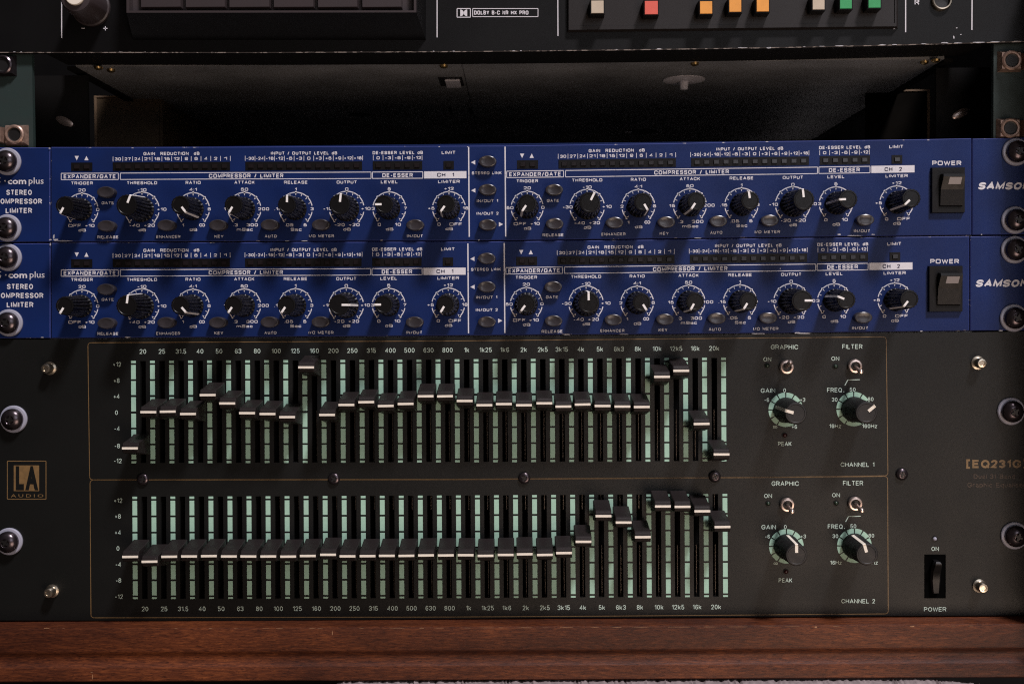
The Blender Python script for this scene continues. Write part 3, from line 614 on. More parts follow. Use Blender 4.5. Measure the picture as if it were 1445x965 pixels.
def compressor(row):
    topc, botc = (TOPC, SEAM) if row == 1 else ([(x, y+1.3) for x, y in SEAM], BOT2)
    c0 = P(722, interp(botc, 722), 0)
    lab = ('upper blue rack compressor directly below the open gap' if row == 1 else 'lower blue rack compressor directly above the black equalizer')
    T = empty('rack_compressor', (0, 60, c0.z), lab, 'compressor', 'blue rack compressors')
    top, bot = (lambda x: interp(topc, x)), (lambda x: interp(botc, x) - 0.6)
    xl, xr = (71.5, 1371.5) if row == 1 else (71.8, 1368.5)
    plate('front_panel', xl+1.2, xr-1.2, top, bot, HR, 2.5, M['blue'], T, M['blueedge'], 0.3, 60)
    plate('rack_ear', -12, xl-0.9, lambda x: top(x)+0.4, bot, 0, 2.4, M['blue'], T, M['blueedge'], 0.3, 6)
    plate('rack_ear', xr+1.0, 1458, lambda x: top(x)+0.4, bot, 0, 2.4, M['blue'], T, M['blueedge'], 0.3, 6)
    mb = MB(); a, b = P(40, interp(topc, 40)), P(1400, interp(botc, 1400)); mb.box((a.x+8, 3.0, a.z-1.5), (b.x-8, 340, b.z-2.5)); mb.build('chassis', M['steeltop'], T)
    W_ = Print(HR + 0.04)
    for ch in (1, 2):
        f = rowmap(row, ch); W_.map = f
        # headings and boxes
        B = lambda x0, x1: W_.frame(x0, 244.6, x1, 253.6, 1.0)
        B(86.4, 167); B(169.8, 523.6); B(525.6, 596.6)
        sq(W_, 'EXPANDER/GATE', 126.6, 249.2, 5.3, width=73.5, bold=0.02)
        sq(W_, 'COMPRESSOR / LIMITER', 347.3, 249.2, 5.3, width=105, bold=0.02)
        sq(W_, 'DE-ESSER', 561, 249.2, 5.3, width=43, bold=0.02)
        # filled channel plate with the letters left open over a dark field
        sq(W_, 'GAIN  REDUCTION  dB', 242, 217.5, 4.2, width=79, bold=0.02)
        sq(W_, 'INPUT / OUTPUT LEVEL dB', 429, 217.6, 4.2, width=93.5, bold=0.02)
        sq(W_, 'DE-ESSER LEVEL dB', 561.3, 217.6, 4.2, width=71, bold=0.02)
        sq(W_, 'LIMIT', 633, 217.8, 4.2, width=19.5, bold=0.02)
        def scale(x0, x1, labs):
            n = len(labs); d = (x1-x0)/n
            for i in range(n+1): W_.line([(x0+i*d, 221.4), (x0+i*d, 228)], 0.7)
            for i, t in enumerate(labs):
                sq(W_, t, x0+(i+.5)*d, 224.8, 4.0, width=min(d*0.78, {1: 4.5, 2: 8.5, 3: 11.2}[len(t)]), bold=0.015)
        scale(159.5, 325, '30 27 24 21 18 15 12 9 6 4 2 1'.split())
        scale(346, 511.7, '-30 -24 -18 -12 -6 -3 0 +3 +6 +9 +12 +18'.split())
        scale(526.7, 595.6, '0 -3 -6 -9 -12'.split())
        W_.quad(((105.3, 220.2), (108.3, 226.3), (111.3, 220.2))[::1]); W_.quad(((119, 226.3), (125, 226.3), (122, 220.2)))
        for i, (t, x, r, sz, t0, tl, tr, bl, br, un) in enumerate(DIALS):
            cy = 295.8
            sq(W_, t, x, 258.5, 4.1, width=len(t)*4.75 - (2.5 if 'I' in t else 0), bold=0.02)
            sq(W_, t0, x, 268.3, 4.0, ext=1.35, bold=0.015)
            sq(W_, tl[0], x+tl[1], cy, 4.0, ext=1.3, bold=0.015); sq(W_, tr[0], x+tr[1], cy, 4.0, ext=1.3, bold=0.015)
            sq(W_, bl[0], x+bl[1], 318.3, 4.0, ext=1.35, bold=0.015)
            if br[0] == '\u221e':
                for s in (-1, 1): W_.arc(x+br[1]+s*1.9, 318.3, 1.3, 2.3, 0, 360, 30)
            else: sq(W_, br[0], x+br[1], 318.3, 4.0, ext=1.35, bold=0.015)
            sq(W_, un, x+0.5, 324.7, 3.8, ext=1.35, bold=0.015)
            for k in range(6):
                a0 = -135 + 45*k
                g0 = 11 if abs(a0) == 90 else 4.5; g1 = 11 if abs(a0+45) == 90 else 4.5
                W_.arc(x, cy, r-0.75, r+0.6, a0+g0, a0+45-g1)
                am = R(a0+22.5); W_.line([(x+(r-4)*math.sin(am), cy-(r-4)*math.cos(am)), (x+r*math.sin(am), cy-r*math.cos(am))], 0.8)
            for k in range(7):
                a0 = -135 + 45*k
                if abs(a0) == 90: continue
                am = R(a0); sx, sy = math.sin(am), math.cos(am)
                W_.disc(x+r*sx, cy-r*sy, 1.7)
                W_.quad(((x+r*sx-1.4*sy, cy-r*sy-1.4*sx), (x+r*sx+1.4*sy, cy-r*sy+1.4*sx), (x+(r-4.6)*sx, cy-(r-4.6)*sy))[::-1])
            px, py = f(x, cy)
            knob(px, py, ANG[(row, ch)][i], T, KN_L if sz == 'L' else KN_S)
        for t, x, y in (('GATE', 152, 286.5), ('RELEASE', 152.2, 334.6), ('ENHANCER', 237.5, 334.4), ('KEY', 308.9, 334.2), ('AUTO', 382, 334.1), ('I/O METER', 453.7, 333.9), ('IN/OUT', 585.5, 334.4)):
            sq(W_, t, x, y, 3.8, width=len(t)*4.25 - (3 if 'I' in t else 0), bold=0.012)
        for x, y in ((153.5, 272.5), (154, 319.8), (238, 319.2), (310.4, 319.4), (383, 319), (454.6, 319), (586.8, 320)):
            px, py = f(x, y); o = obj('push_button', EB[0], None, T, P(px, py, 0)); sub('button_opening', EB[1], None, o)
        # meter windows with their unlit segments
        for x0, x1, n in ((101.3, 131, 2), (160, 325, 12), (346.8, 511.2, 12), (526.4, 596, 5), (626, 640.6, 1)):
            q = MB(); A_ = P(*f(x0, 229.8)); B_ = P(*f(x1, 241.9)); 
            pr_ = Print(); pr_.map = f
            v0 = [P(*f(x0, 229.8)), P(*f(x1, 229.8)), P(*f(x1, 241.6)), P(*f(x0, 241.6))]
            hF = [q.vert(p - Vector((0, HR+0.22, 0))) for p in v0]; hB = [q.vert(p - Vector((0, HR-0.3, 0))) for p in v0]
            q.face(hF[::-1]); 
            for k in range(4): q.face([hF[k], hF[(k+1) % 4], hB[(k+1) % 4], hB[k]])
            w = q.build('meter_window', M['window'], T)
            d = (x1-x0-2)/n
            for i in range(n):
                cxx = x0+1+(i+.5)*d; p = P(*f(cxx, 236))
                l = obj('led', LEDM, None, w, p - Vector((0, HR+0.2, 0)))
        # channel plate
        q = Print(HR + 0.04); q.map = f
        q.quad(((598.5, 254), (658.2, 254), (658.2, 244), (598.5, 244))); q.build('channel_plate', M['white'], T)
        q = Print(HR + 0.09); q.map = f; sq(q, 'CH  %d' % ch, 628.8, 249, 5.2, width=24, bold=0.0); q.build('channel_lettering', M['blue_print_field'], T)
    f = rowmap(row, 1); W_.map = f
    for x in (661.3, 712.7): W_.line([(x, 210.5), (x+0.3, 250), (x+0.9, 335.8)], 1.7)
    sq(W_, 'STEREO LINK', 686.8, 246.8, 3.8, width=42, bold=0.012); sq(W_, 'IN/OUT 1', 687.8, 285.8, 3.8, width=30, bold=0.012); sq(W_, 'IN/OUT 2', 688, 303.5, 3.8, width=31, bold=0.012)
    for x, y in ((688.3, 232), (688.3, 271.5), (688.4, 320.3)):
        px, py = f(x, y); o = obj('push_button', EB[0], None, T, P(px, py, 0)); sub('button_opening', EB[1], None, o)
    W_.quad(((664.6, 231.9), (670.6, 235), (670.6, 228.8))); W_.quad(((664.8, 271.2), (670.8, 274.3), (670.8, 268.1))); W_.quad(((710, 318.8), (704, 315.7), (704, 321.9))[::-1])
    # main print right of channel 2
    W_.map = lambda x, y: (x, y)
    if row == 1: sq(W_, 'POWER', 1336, 230.3, 6, width=41, bold=0.02)
    else: sq(W_, 'POWER', 1333, 368.8, 6, width=40.5, bold=0.02)
    W_.build('printed_lettering', M['white'], T)
    E_ = Print(0.08)
    if row == 1:
        E_.text('S', -2, 254.5, 9.5, ext=1.0); E_.disc(7, 255.5, 1.1); E_.text('com', 24, 255.7, 8.3, width=26, bold=0.02); E_.text('plus', 51, 255.2, 8.8, width=21)
        hv(E_, 'STEREO', 27, 271.7, 7, width=36, bold=0.02); hv(E_, 'COMPRESSOR', 26.5, 284.2, 7, width=65.5, bold=0.02); hv(E_, 'LIMITER', 26.6, 297.3, 7, width=37.3, bold=0.02)
        E_.build('model_lettering', M['white'], T); E_ = Print(0.08)
        hv(E_, 'SAMSON', 1379.5, 262.6, 9.8, width=73, bold=0.055, shear=0.28, align='l')
    else:
        E_.text('S', -1, 387.5, 9.5, ext=1.0); E_.disc(8.2, 388, 1.1); E_.text('com', 25, 388, 8.3, width=26.5, bold=0.02); E_.text('plus', 52.4, 387.5, 8.8, width=21)
        hv(E_, 'STEREO', 28.2, 404.4, 7, width=36.8, bold=0.02); hv(E_, 'COMPRESSOR', 27.7, 417, 7, width=67, bold=0.02); hv(E_, 'LIMITER', 28.3, 429.9, 7, width=37.6, bold=0.02)
        E_.build('model_lettering', M['white'], T); E_ = Print(0.08)
        hv(E_, 'SAMSON', 1376, 399.8, 9.8, width=73, bold=0.055, shear=0.28, align='l')
    E_.build('maker_lettering', M['white'], T)
    # rack screws
    for x, y, r in (((9.6, 228, 20), (9.8, 321.8, 50), (1434.6, 214.5, 35), (1433.2, 310.7, 10)) if row == 1 else ((10.6, 363.3, 15), (12, 455.6, 40), (1432.6, 352.5, 62), (1431.3, 448.8, 28))):
        rack_screw(x, y, T, r)
    # power switch
    if row == 1: x0, y0, x1, y1 = 1315.8, 236.8, 1361.4, 299.6
    else: x0, y0, x1, y1 = 1311.8, 375.8, 1358.3, 439
    w = pbox(x0, y0, x1, y1, HR, 2.4, 0.25).build('power_switch', M['window'], T)
    cc = WL[w.name]; sxw = (x1-x0)
    u = lambda t: x0 + t*sxw; v = lambda t: y0 + t*(y1-y0)
    q = MB(); pts = []
    prof = [(0.145, 2.3, 0.25), (0.16, 6.2, 0.25), (0.22, 6.4, 0.25), (0.5, 4.1, 0.22), (0.85, 3.3, 0.22), (0.88, 2.3, 0.22)]
    rows = [(q.vert(P(u(a), v(t), 2.4) - Vector((0, h-2.4, 0))), q.vert(P(u(0.91), v(t), 2.4) - Vector((0, h-2.4, 0)))) for t, h, a in prof]
    for (a, b), (c_, d_) in zip(rows, rows[1:]): q.face([a, b, d_, c_])
    q.face([r_[0] for r_ in rows]); q.face([r_[1] for r_ in rows][::-1])
    e = obj('rocker', q.mesh('rocker', M['plastic'], cc), None, w, cc); e.location = (0, 0, 0)
    q = MB(); z0, z1 = 0.235, 0.385
    hh = lambda t: 6.4 + (4.1-6.4)*(t-0.22)/0.28 + 0.12
    q.poly([P(u(0.42), v(z1), 2.4)-Vector((0, hh(z1)-2.4, 0)), P(u(0.80), v(z1), 2.4)-Vector((0, hh(z1)-2.4, 0)), P(u(0.82), v(z0), 2.4)-Vector((0, hh(z0)-2.4, 0)), P(u(0.44), v(z0), 2.4)-Vector((0, hh(z0)-2.4, 0))])
    e = obj('switch_lens', q.mesh('switch_lens', M['lens'], cc), None, w, cc); e.location = (0, 0, 0)
    # chipped paint on the edges
    cp = []
    if row == 1:
        cp = [(79, 338.5, 9, 3), (90, 340, 26, 1.6), (76, 334, 3, 8), (71, 338.5, 5, 2.5), (70, 209.5, 3, 2), (187, 209, 4, 1.2), (145, 337, 3, 1), (1232, 331, 8, 1.5), (1184, 331, 5, 2.5), (1205, 332.5, 24, 1), (1385, 331, 3, 1.5), (660, 207.3, 3, 1.4), (620, 207.4, 3, 1.4), (1310, 197.8, 4, 1.4), (1275, 198, 3, 1), (985, 336, 12, 1), (430, 340, 12, 1.2), (405, 340, 10, 1)]
    else:
        cp = [(71, 345, 2.4, 5), (60, 476, 5, 1.6), (180, 475.8, 10, 2.2), (800, 472.2, 12, 1), (1125, 469.6, 10, 2.6), (1135, 470.4, 30, 1.4), (1070, 470.6, 26, 1.3), (880, 471.7, 18, 1), (1300, 467.4, 5, 1.8), (1412, 466.3, 9, 1.4), (1101, 379, 1.6, 1.6), (676, 338.6, 3, 2)]
    chips('paint_chips', cp, M['chip'], T, HR+0.05)
    return T
lm = MB(); lm.box((-1.35, 0.0, -1.05), (1.35, -0.55, 1.05), 0.25); LEDM = lm.mesh('led', M['led'])
compressor(1); compressor(2)
# ================================================================== EQUALIZER
eqz = P(722, 874, 0).z
EQ = empty('graphic_equalizer', (0, 60, eqz), 'large black two channel graphic equalizer with rows of slider caps above the wooden shelf', 'equalizer')
TOPE = [(x, y+1.6) for x, y in BOT2]
BOTE = [(-12, 875), (380, 875), (740, 871.4), (1120, 869.4), (1458, 867.5)]
def m1(x, y):
    u = (x-188)/833; t = (y-510)/142; s0 = -(3.0*u+1.5*u*u) if u > 0 else -3.0*u*.3; s1 = -(2.3*u+.6*u*u) if u > 0 else -2.3*u*.3
    return x + 0.7*t, y + s0 + (s1-s0)*t
def m2(x, y):
    u = (x-190)/832; t = (y-701)/143; s0 = -(2.2*u+1.8*u*u) if u > 0 else 0; s1 = -(1.5*u+1.5*u*u) if u > 0 else 0
    return x + 0.9*t, y + s0 + (s1-s0)*t
SX1 = [201.7 + 26.87*i for i in range(31)]; SX2 = [203.5 + 26.86*i for i in range(31)]
SW = 3.9
# panel with the sixty-two slots cut through it
mb = MB(); levels = []
def xsrow(S, f, y): return [(-12, None)] + [(f(s + d, y)) for s in S for d in (-SW, SW)] + [(1458, None)]
def level(S, f, y, ycurve=None):
    pts = xsrow(S, f, y); out = []
    for i, (x, yy) in enumerate(pts):
        if ycurve is not None: yy = interp(ycurve, x)
        elif yy is None: yy = f(x, y)[1] if x > 0 else f(188, y)[1]
        out.append(mb.vert(P(x, yy, 0)))
    return out
LV = [level(SX1, m1, 470, TOPE), level(SX1, m1, 509.4), level(SX1, m1, 653), level(SX2, m2, 700.6), level(SX2, m2, 844.4), level(SX2, m2, 875, BOTE)]
for j in range(5):
    for i in range(len(LV[0])-1):
        if j in (1, 3) and i % 2 == 1: continue
        mb.face([LV[j+1][i], LV[j+1][i+1], LV[j][i+1], LV[j][i]])
def wall(ids, depth):
    back = [mb.vert(mb.v[i] + Vector((0, depth, 0))) for i in ids]
    for k in range(len(ids)): a, b = k, (k+1) % len(ids); mb.face([ids[a], ids[b], back[b], back[a]])
for j in (1, 3):
    for i in range(1, 62, 2): wall([LV[j][i], LV[j][i+1], LV[j+1][i+1], LV[j+1][i]], 2.0)
wall([LV[0][0]] + LV[0][1:] + LV[5][::-1], 3.0)
pan = mb.build('front_panel', M['black'], EQ)
mb = MB(); a, b = P(100, 500), P(1040, 860); mb.box((a.x, 12, a.z), (b.x, 14, b.z)); mb.build('inner_plate', M['dark'], EQ)
mb = MB(); a, b = P(40, 482), P(1400, 872); mb.box((a.x+8, 15, a.z), (b.x-8, 240, b.z)); mb.build('chassis', M['dark'], EQ)
# guide rods inside the slots
ga = MB(); ga.lathe([(0.32, 0), (0.32, 46.5)], 8)
for v in ga.v: v.y, v.z = v.z, v.y + 23.2     # stand the rod upright
ROD = ga.mesh('guide_rod', M['rod'], smooth=60)
# faders
CW = 3.66
prof = [(-4.7, 2.6), (-4.5, 4.5), (-3.3, 11.0), (-2.45, 16.6), (-2.0, 17.3), (-0.65, 17.85), (0.65, 17.85), (2.0, 17.3), (2.45, 16.6), (3.1, 11.0), (4.35, 4.2), (4.8, 2.8)]
ca = MB(); Lf = []; Rt = []; 
for z, h in prof:
    w = CW + (17.85-h)*0.008; Lf.append((w, z, h))
def ring_at(s, dx, dz):
    return [ca.vert((s*(w-dx), -h, z)) for w, z, h in Lf]
r0 = ring_at(-1, 0.0, 0); r1 = ring_at(-1, 0.35, 0); r2 = ring_at(1, 0.35, 0); r3 = ring_at(1, 0.0, 0)
# pull the outer rings in a little to round the side edges
for ring in (r0, r3):
    for i in ring:
        v = ca.v[i]; v.y += 0.25 if v.y < -3 else 0; v.z *= 0.93
for A_, B_ in ((r0, r1), (r1, r2), (r2, r3)):
    for k in range(len(prof)-1): ca.face([A_[k], B_[k], B_[k+1], A_[k+1]])
ca.face(r0); ca.face(r3[::-1]); ca.face([r0[0], r1[0], r2[0], r3[0]][::-1]); ca.face([r0[-1], r1[-1], r2[-1], r3[-1]])
CAPM = ca.mesh('fader_cap', M['cap'], smooth=25)
li = MB(); li.box((-CW+0.12, -17.4, -0.5), (CW-0.12, -18.15, 0.5)); LINEM = li.mesh('indicator_line', M['cream'])
st = MB(); st.box((-0.6, 6.0, -2.4), (0.6, -3.0, 2.4)); STEM = st.mesh('stem', M['deckplastic'])
F1 = [(182.8, 632.4), (208, 581.4), (235.2, 580.7), (264.2, 584), (292.2, 557.3), (319.6, 569.1), (347.5, 582.8), (377, 584), (404.7, 588.4), (431.3, 518.3), (461.5, 585.3), (488.5, 571.2), (516.7, 567.3), (544, 572.7), (572.2, 569.8), (600.8, 559), (627.8, 559), (655.5, 565.6), (683.3, 571.6), (710.6, 570), (739.2, 571.6), (768.7, 568.9), (794.8, 573.5), (821.7, 570.6), (850, 572.7), (878, 573.5), (905.1, 574.1), (934.2, 531.6), (960.9, 523.1), (990.1, 598), (1018.3, 641)]
F2 = [(182.4, 785.4), (209.3, 792.2), (237.2, 785.2), (265.4, 784.8), (293.5, 784.3), (322, 784.8), (349.3, 784.8), (377.6, 784.8), (405.9, 785), (433.5, 784.1), (462.6, 782.4), (489.8, 784.6), (518.5, 784.3), (545.2, 783.9), (572.8, 783.9), (600.4, 783.3), (628.5, 783.3), (656.5, 783), (684.8, 783.9), (713.5, 782.6), (739.8, 781.7), (768.7, 782.6), (795.2, 780), (822.6, 764.1), (851.1, 728), (880, 737), (906.5, 757.6), (935.2, 714.3), (962.8, 714.8), (990.9, 721.1), (1019.6, 743.3)]
for S, F, f, yt, yb in ((SX1, F1, m1, 509.4, 653), (SX2, F2, m2, 700.6, 844.4)):
    for s, (x, y) in zip(S, F):
        p = P(x, y, 18.1); b = P(*f(s, (yt+yb)/2))
        loc = Vector((p.x * 0.6 + b.x * 0.4, 0, p.z))
        o = obj('fader_cap', CAPM, None, EQ, loc, R(random.uniform(-0.7, 0.7)))
        sub('indicator_line', LINEM, None, o)
        q = sub('stem', STEM, None, o); q.location.x = (b.x-loc.x)*MM
        rb_ = P(*f(s, yb)); obj('guide_rod', ROD, None, EQ, (rb_.x + 0.5, 4.2, rb_.z + 0.4))
# green graduations: one printed ladder per column
for (x_0, S, f, segs) in ((188.2, SX1, m1, ((508.7, 512.7), (514.6, 535.2), (537.3, 557.5), (560, 580.6), (583.2, 603.4), (605.5, 626), (628, 648.2), (650.2, 653.8))),
                          (190.1, SX2, m2, ((700.2, 704), (706, 727.2), (729.4, 750.2), (752.2, 772.5), (774.6, 794.6), (796.8, 817.2), (819.4, 839.9), (842, 845)))):
    for i in range(32):
        q = Print(0.08); q.map = f; x = x_0 + 26.865*i
        for a, b in segs: q.rect(x-3.35, a+0.25, x+3.35, b-0.25)
        q.build('green_graduation', M['green'], EQ)
PT = Print(0.08)
HZ = '20 25 31.5 40 50 63 80 100 125 160 200 250 315 400 500 630 800 1k 1k25 1k6 2k 2k5 3k15 4k 5k 6k3 8k 10k 12k5 16k 20k'.split()
PT.map = m1
for s, t in zip(SX1, HZ): hv(PT, t, s, 496, 6.2, ext=0.98, bold=-0.012)
PT.build('band_lettering', M['pale'], EQ); PT = Print(0.08); PT.map = m1
for t, y in (('+12', 514), ('+8', 536.8), ('+4', 559.2), ('0', 582), ('-4', 604.6), ('-8', 629), ('-12', 650)): hv(PT, t, 171 if len(t) == 3 else (168.6 if len(t) == 2 else 166), y, 6.0, ext=0.98, bold=-0.012, align='r')
PT.build('level_lettering', M['pale'], EQ); PT = Print(0.08); PT.map = m2
for s, t in zip(SX2, HZ): hv(PT, t, s+0.2, 858.7, 6.2, ext=0.98, bold=-0.012)
PT.build('band_lettering', M['pale'], EQ); PT = Print(0.08); PT.map = m2
for t, y in (('+12', 706), ('+8', 728.2), ('+4', 751), ('0', 773.4), ('-4', 796), ('-8', 818.6), ('-12', 841.3)): hv(PT, t, 172.5 if len(t) == 3 else (170.3 if len(t) == 2 else 168), y, 6.0, ext=0.98, bold=-0.012, align='r')
PT.build('level_lettering', M['pale'], EQ)
for (ox, oy, d) in ((0, 0, 1), (1.0, 192.4, 2)):
    PT = Print(0.08)
    T_ = lambda t, x, y, ch=6.0, w=None, **k: hv(PT, t, x+ox, y+oy, ch, width=w, bold=-0.005, **k)
    T_('GRAPHIC', 1107, 489.6, 6.2, 38.5); T_('FILTER', 1202.8, 489, 6.2, 28.5)
    T_('ON', 1082.8, 507, 5.6, 11.2); T_('ON', 1178.7, 505.9, 5.6, 11.2)
    T_('GAIN', 1083.7, 551, 6.0, 20.5); T_('0', 1107.2, 550.7, 5.4); T_('-6', 1082, 564.2, 5.2); T_('+3', 1132.6, 564, 5.2)
    if d == 1: T_('+6', 1121, 602, 5.2)
    T_('FREQ', 1177.6, 550.2, 6.0, 21); PT.disc(1190.7+ox, 552.6+oy, 0.7); T_('50', 1203.2, 549.6, 5.4); T_('30', 1177.8, 563.7, 5.2); T_('80', 1228.6, 563, 5.2)
    T_('16Hz', 1178.6, 601, 5.2, 16.5); T_('160Hz', 1227.2, 601, 5.2, 21)
    for s in (-1, 1): PT.arc(1093.6+ox+s*1.5, 602.3+oy, 0.9, 1.7, 0, 360, 40)
    T_('PEAK', 1107.4, 626, 5.6, 19.2); T_('CHANNEL %d' % d, 1210, 655.3, 5.8, 47.5)
    PT.line([(1192.3+ox, 543.8+oy-.4), (1196.4+ox, 536+oy), (1213.3+ox, 535.6+oy)], 1.1)
    PT.build('control_lettering', M['pale'], EQ)
PT = Print(0.08)
hv(PT, 'ON', 1319.6, 774, 5.6, width=10.5, bold=-0.005)
PT.build('power_lettering', M['pale'], EQ); PT = Print(0.08)
hv(PT, 'POWER', 1319.6, 859.2, 5.8, width=31.5, bold=-0.005)
PT.build('power_lettering', M['pale'], EQ)
# rotary scales
for cx, cy in ((1108.8, 578.2), (1204.7, 577.2), (1109.7, 770.6), (1205.7, 769.8)):
    q = Print(0.08)
    for k in range(11):
        a0 = -150 + 30*k
        if k < 10: q.arc(cx, cy, 17.6, 24.4, a0+2.2, a0+27.8)
        else:
            A_ = [R(152.2 + (207.8-152.2)*t/8) for t in range(9)]
            for a, b in zip(A_, A_[1:]):
                q.quad(((cx+18.6*math.sin(a), cy-18.6*math.cos(a)), (cx+18.6*math.sin(b), cy-18.6*math.cos(b)), (cx+24*math.sin(b), cy-24*math.cos(b)), (cx+24*math.sin(a), cy-24*math.cos(a))))
    q.build('rotary_scale', M['green'], EQ)
KE = knob_meshes(5.6, 4.9, 19.5, 0, M['eqknob'], M['cream'], 'rotary_knob', 0.68)
KE2 = MB(); 
for x, y, a in ((1108.8, 578.2, -74), (1204.7, 577.2, 51), (1109.7, 770.6, 0), (1205.7, 769.8, -16)): knob(x, y, a, EQ, KE, 'rotary_knob')
# gold borders
g = Print(0.08)
def rounded(pts, rad):
    out = []; n = len(pts)
    for i in range(n):
        p0, p1, p2 = Vector(pts[i-1]), Vector(pts[i]), Vector(pts[(i+1) % n])
        a = p1 + (p0-p1).normalized()*rad; b = p1 + (p2-p1).normalized()*rad
        for k in range(6): t = k/5; out.append(tuple((1-t)**2*a + 2*t*(1-t)*p1 + t*t*b))
    out.append(out[0]); return out
top_b = [(130+ (1245-130)*i/8, interp([(124, 483.6), (390, 482.2), (640, 481), (880, 479.6), (1250, 475.4)], 130+(1245-130)*i/8)) for i in range(9)]
g.line(rounded([(124, 483.6), (640, 481), (1250.6, 475.3), (1253, 671), (1100, 673), (640, 676), (126.5, 676.8)], 5), 0.95)
g.line(rounded([(127, 677.2), (640, 676.4), (1100, 673.4), (1252.6, 671.8), (1253.4, 865.6), (880, 868.6), (640, 870), (128.4, 871.2)], 5), 0.95)
g.build('gold_border', M['gold'], EQ)
lg = Print(0.08); lg.frame(10.4, 650.4, 64.9, 704, 1.1); lg.rect(19.4, 656.4, 55.2, 692.6); lg.text('AUDIO', 38.3, 699.2, 4.4, width=46, gap=0.45); lg.build('maker_emblem', M['gold'], EQ)
l2 = Print(0.13); l2.text('L', 28, 674.5, 29, width=11.5, bold=0.06); l2.text('A', 44.8, 674.5, 29, width=18.5, bold=0.06); l2.build('emblem_letters', M['black'], EQ)
l3 = Print(0.08); hv(l3, '[EQ231G]', 1363.5, 654.4, 11, width=86, bold=0.045, align='l'); l3.build('model_lettering', M['gold'], EQ)
l4 = Print(0.08); hv(l4, 'Dual 31 Band', 1374, 672, 6.2, width=58, align='l'); hv(l4, 'Graphic Equaliser', 1365, 684, 6.2, width=82, align='l'); l4.build('small_lettering', M['golddim'], EQ)
# screws
for x, y, r in ((18.4, 591.4, 10), (12, 764, 35), (1427.6, 580.4, 55), (1432.4, 755.8, 20)): rack_screw(x, y, EQ, r)
for x, y, r in ((202.2, 675.8, 10), (471.6, 675.2, 40), (740, 674.2, 25), (1008.4, 671.8, 60), (1272.2, 668.8, 15)): small_screw(x, y, EQ, M['screw'], 2.75, 1.5, 'panel_screw', r)
for x, y in ((71, 519.6), (74.4, 833), (1379.4, 511.8), (1381.5, 825.8)):
    key = 'standoff'
    if key not in SM:
        a = MB(); a.lathe([(3.1, 0), (3.1, 0.8), (2.2, 1.1), (2.0, 1.2), (2.3, 1.4), (2.3, 4.9), (1.9, 5.4), (1.2, 5.5), (1.0, 5.1)], 24)
        SM[key] = a.mesh('thumb_screw', M['steel'], smooth=40)
    obj('thumb_screw', SM[key], None, EQ, P(x, y, 0))
# toggles
nt_ = MB(); nt_.lathe([(3.25, 0), (3.3, 1.6), (2.9, 2.1), (2.2, 2.2), (1.9, 1.6), (1.85, 0.4)], 32); NUT = nt_.mesh('toggle_switch', M['toggle'], smooth=40)
nh = MB(); nh.lathe([(1.85, 0.5), (1.8, 0.9)], 24); NH = nh.mesh('switch_bore', M['hole'])
for x, y, tx, ty in ((1109.2, 518, 1115.2, 511.6), (1205.6, 516.6, 1214.8, 524.9), (1110, 711.6, 1117.8, 722), (1205.8, 710, 1216.2, 720.6)):
    b0 = P(x, y, 0); o = obj('toggle_switch', NUT, None, EQ, b0); sub('switch_bore', NH, None, o)
    tip = P(tx, ty, 10.5) - b0; base = Vector((0, -0.6, 0)); d = (tip - base); L = d.length; d.normalize()
    q = MB(); side = d.cross(Vector((0, 0, 1))).normalized(); up = side.cross(d)
    rr = [(0, 0.75), (L*0.7, 0.95), (L-1.0, 1.25), (L-0.2, 1.3), (L+0.5, 0.95), (L+0.8, 0.4)]
    rings = [[q.vert(base + d*t + (side*math.cos(2*math.pi*k/14) + up*math.sin(2*math.pi*k/14))*r) for k in range(14)] for t, r in rr]
    for A_, B_ in zip(rings, rings[1:]):
        for k in range(14): q.face([A_[k], B_[k], B_[(k+1) % 14], A_[(k+1) % 14]])
    q.face(rings[-1]); sub('lever', q.mesh('lever', M['toggle'], smooth=60), None, o)
# indicator leds
ld = MB(); ld.lathe([(0.95, 0), (0.95, 0.25), (0.7, 0.7), (0.3, 0.9)], 16)
rg = MB(); rg.lathe([(1.35, 0), (1.35, 0.3), (1.0, 0.35), (0.95, 0.1)], 20); RING = rg.mesh('led_ring', M['window'])
LR = ld.mesh('indicator_led', M['ledred'], smooth=50); LG = ld.mesh('indicator_led', M['ledgreen'], smooth=50); LW = ld.mesh('indicator_led', M['washer'], smooth=50)
for x, y, mm in ((1107.2, 614, LR), (1108.9, 806, LR), (1082.6, 516, LG), (1179, 517, LG), (1083.9, 710.2, LG), (1179.8, 709.6, LG), (1319, 760, LW)):
    o = obj('indicator_led', mm, None, EQ, P(x, y, 0)); sub('led_ring', RING, None, o)
# power switch of the equalizer: shallow frame with rocker, recess shade put into its black colour
x0, y0, x1, y1 = 1304.3, 782, 1334.5, 843.6
q = MB(); A = [P(x0, y0, 0.0), P(x1, y0, 0.0), P(x1, y1, 0.0), P(x0, y1, 0.0)]
fr = lambda ins, h: [q.vert(p + Vector((s1*ins, -h, s2*ins))) for p, s1, s2 in zip(A, (1, -1, -1, 1), (-1, -1, 1, 1))]
Rg = [fr(0, 0), fr(0, 0.15), fr(0.5, 0.15), fr(0.5, 0.03)]
for u_, v_ in zip(Rg, Rg[1:]):
    for k in range(4): q.face([u_[k], v_[k], v_[(k+1) % 4], u_[(k+1) % 4]])
q.face(Rg[-1][::-1])
w = q.build('power_switch', M['recess_shade'], EQ); cc = WL[w.name]
q = MB(); xa_, xb_ = 1311.5, 1326
prof = [(0.11, 0.2), (0.12, 4.6), (0.16, 5.4), (0.22, 5.2), (0.36, 3.0), (0.6, 2.0), (0.86, 2.2), (0.88, 0.2)]
def rr_(t): 
    e = min(t-0.10, 0.9-t); return max(0.0, 1 - e/0.12) ** 2 * 5
rows = []
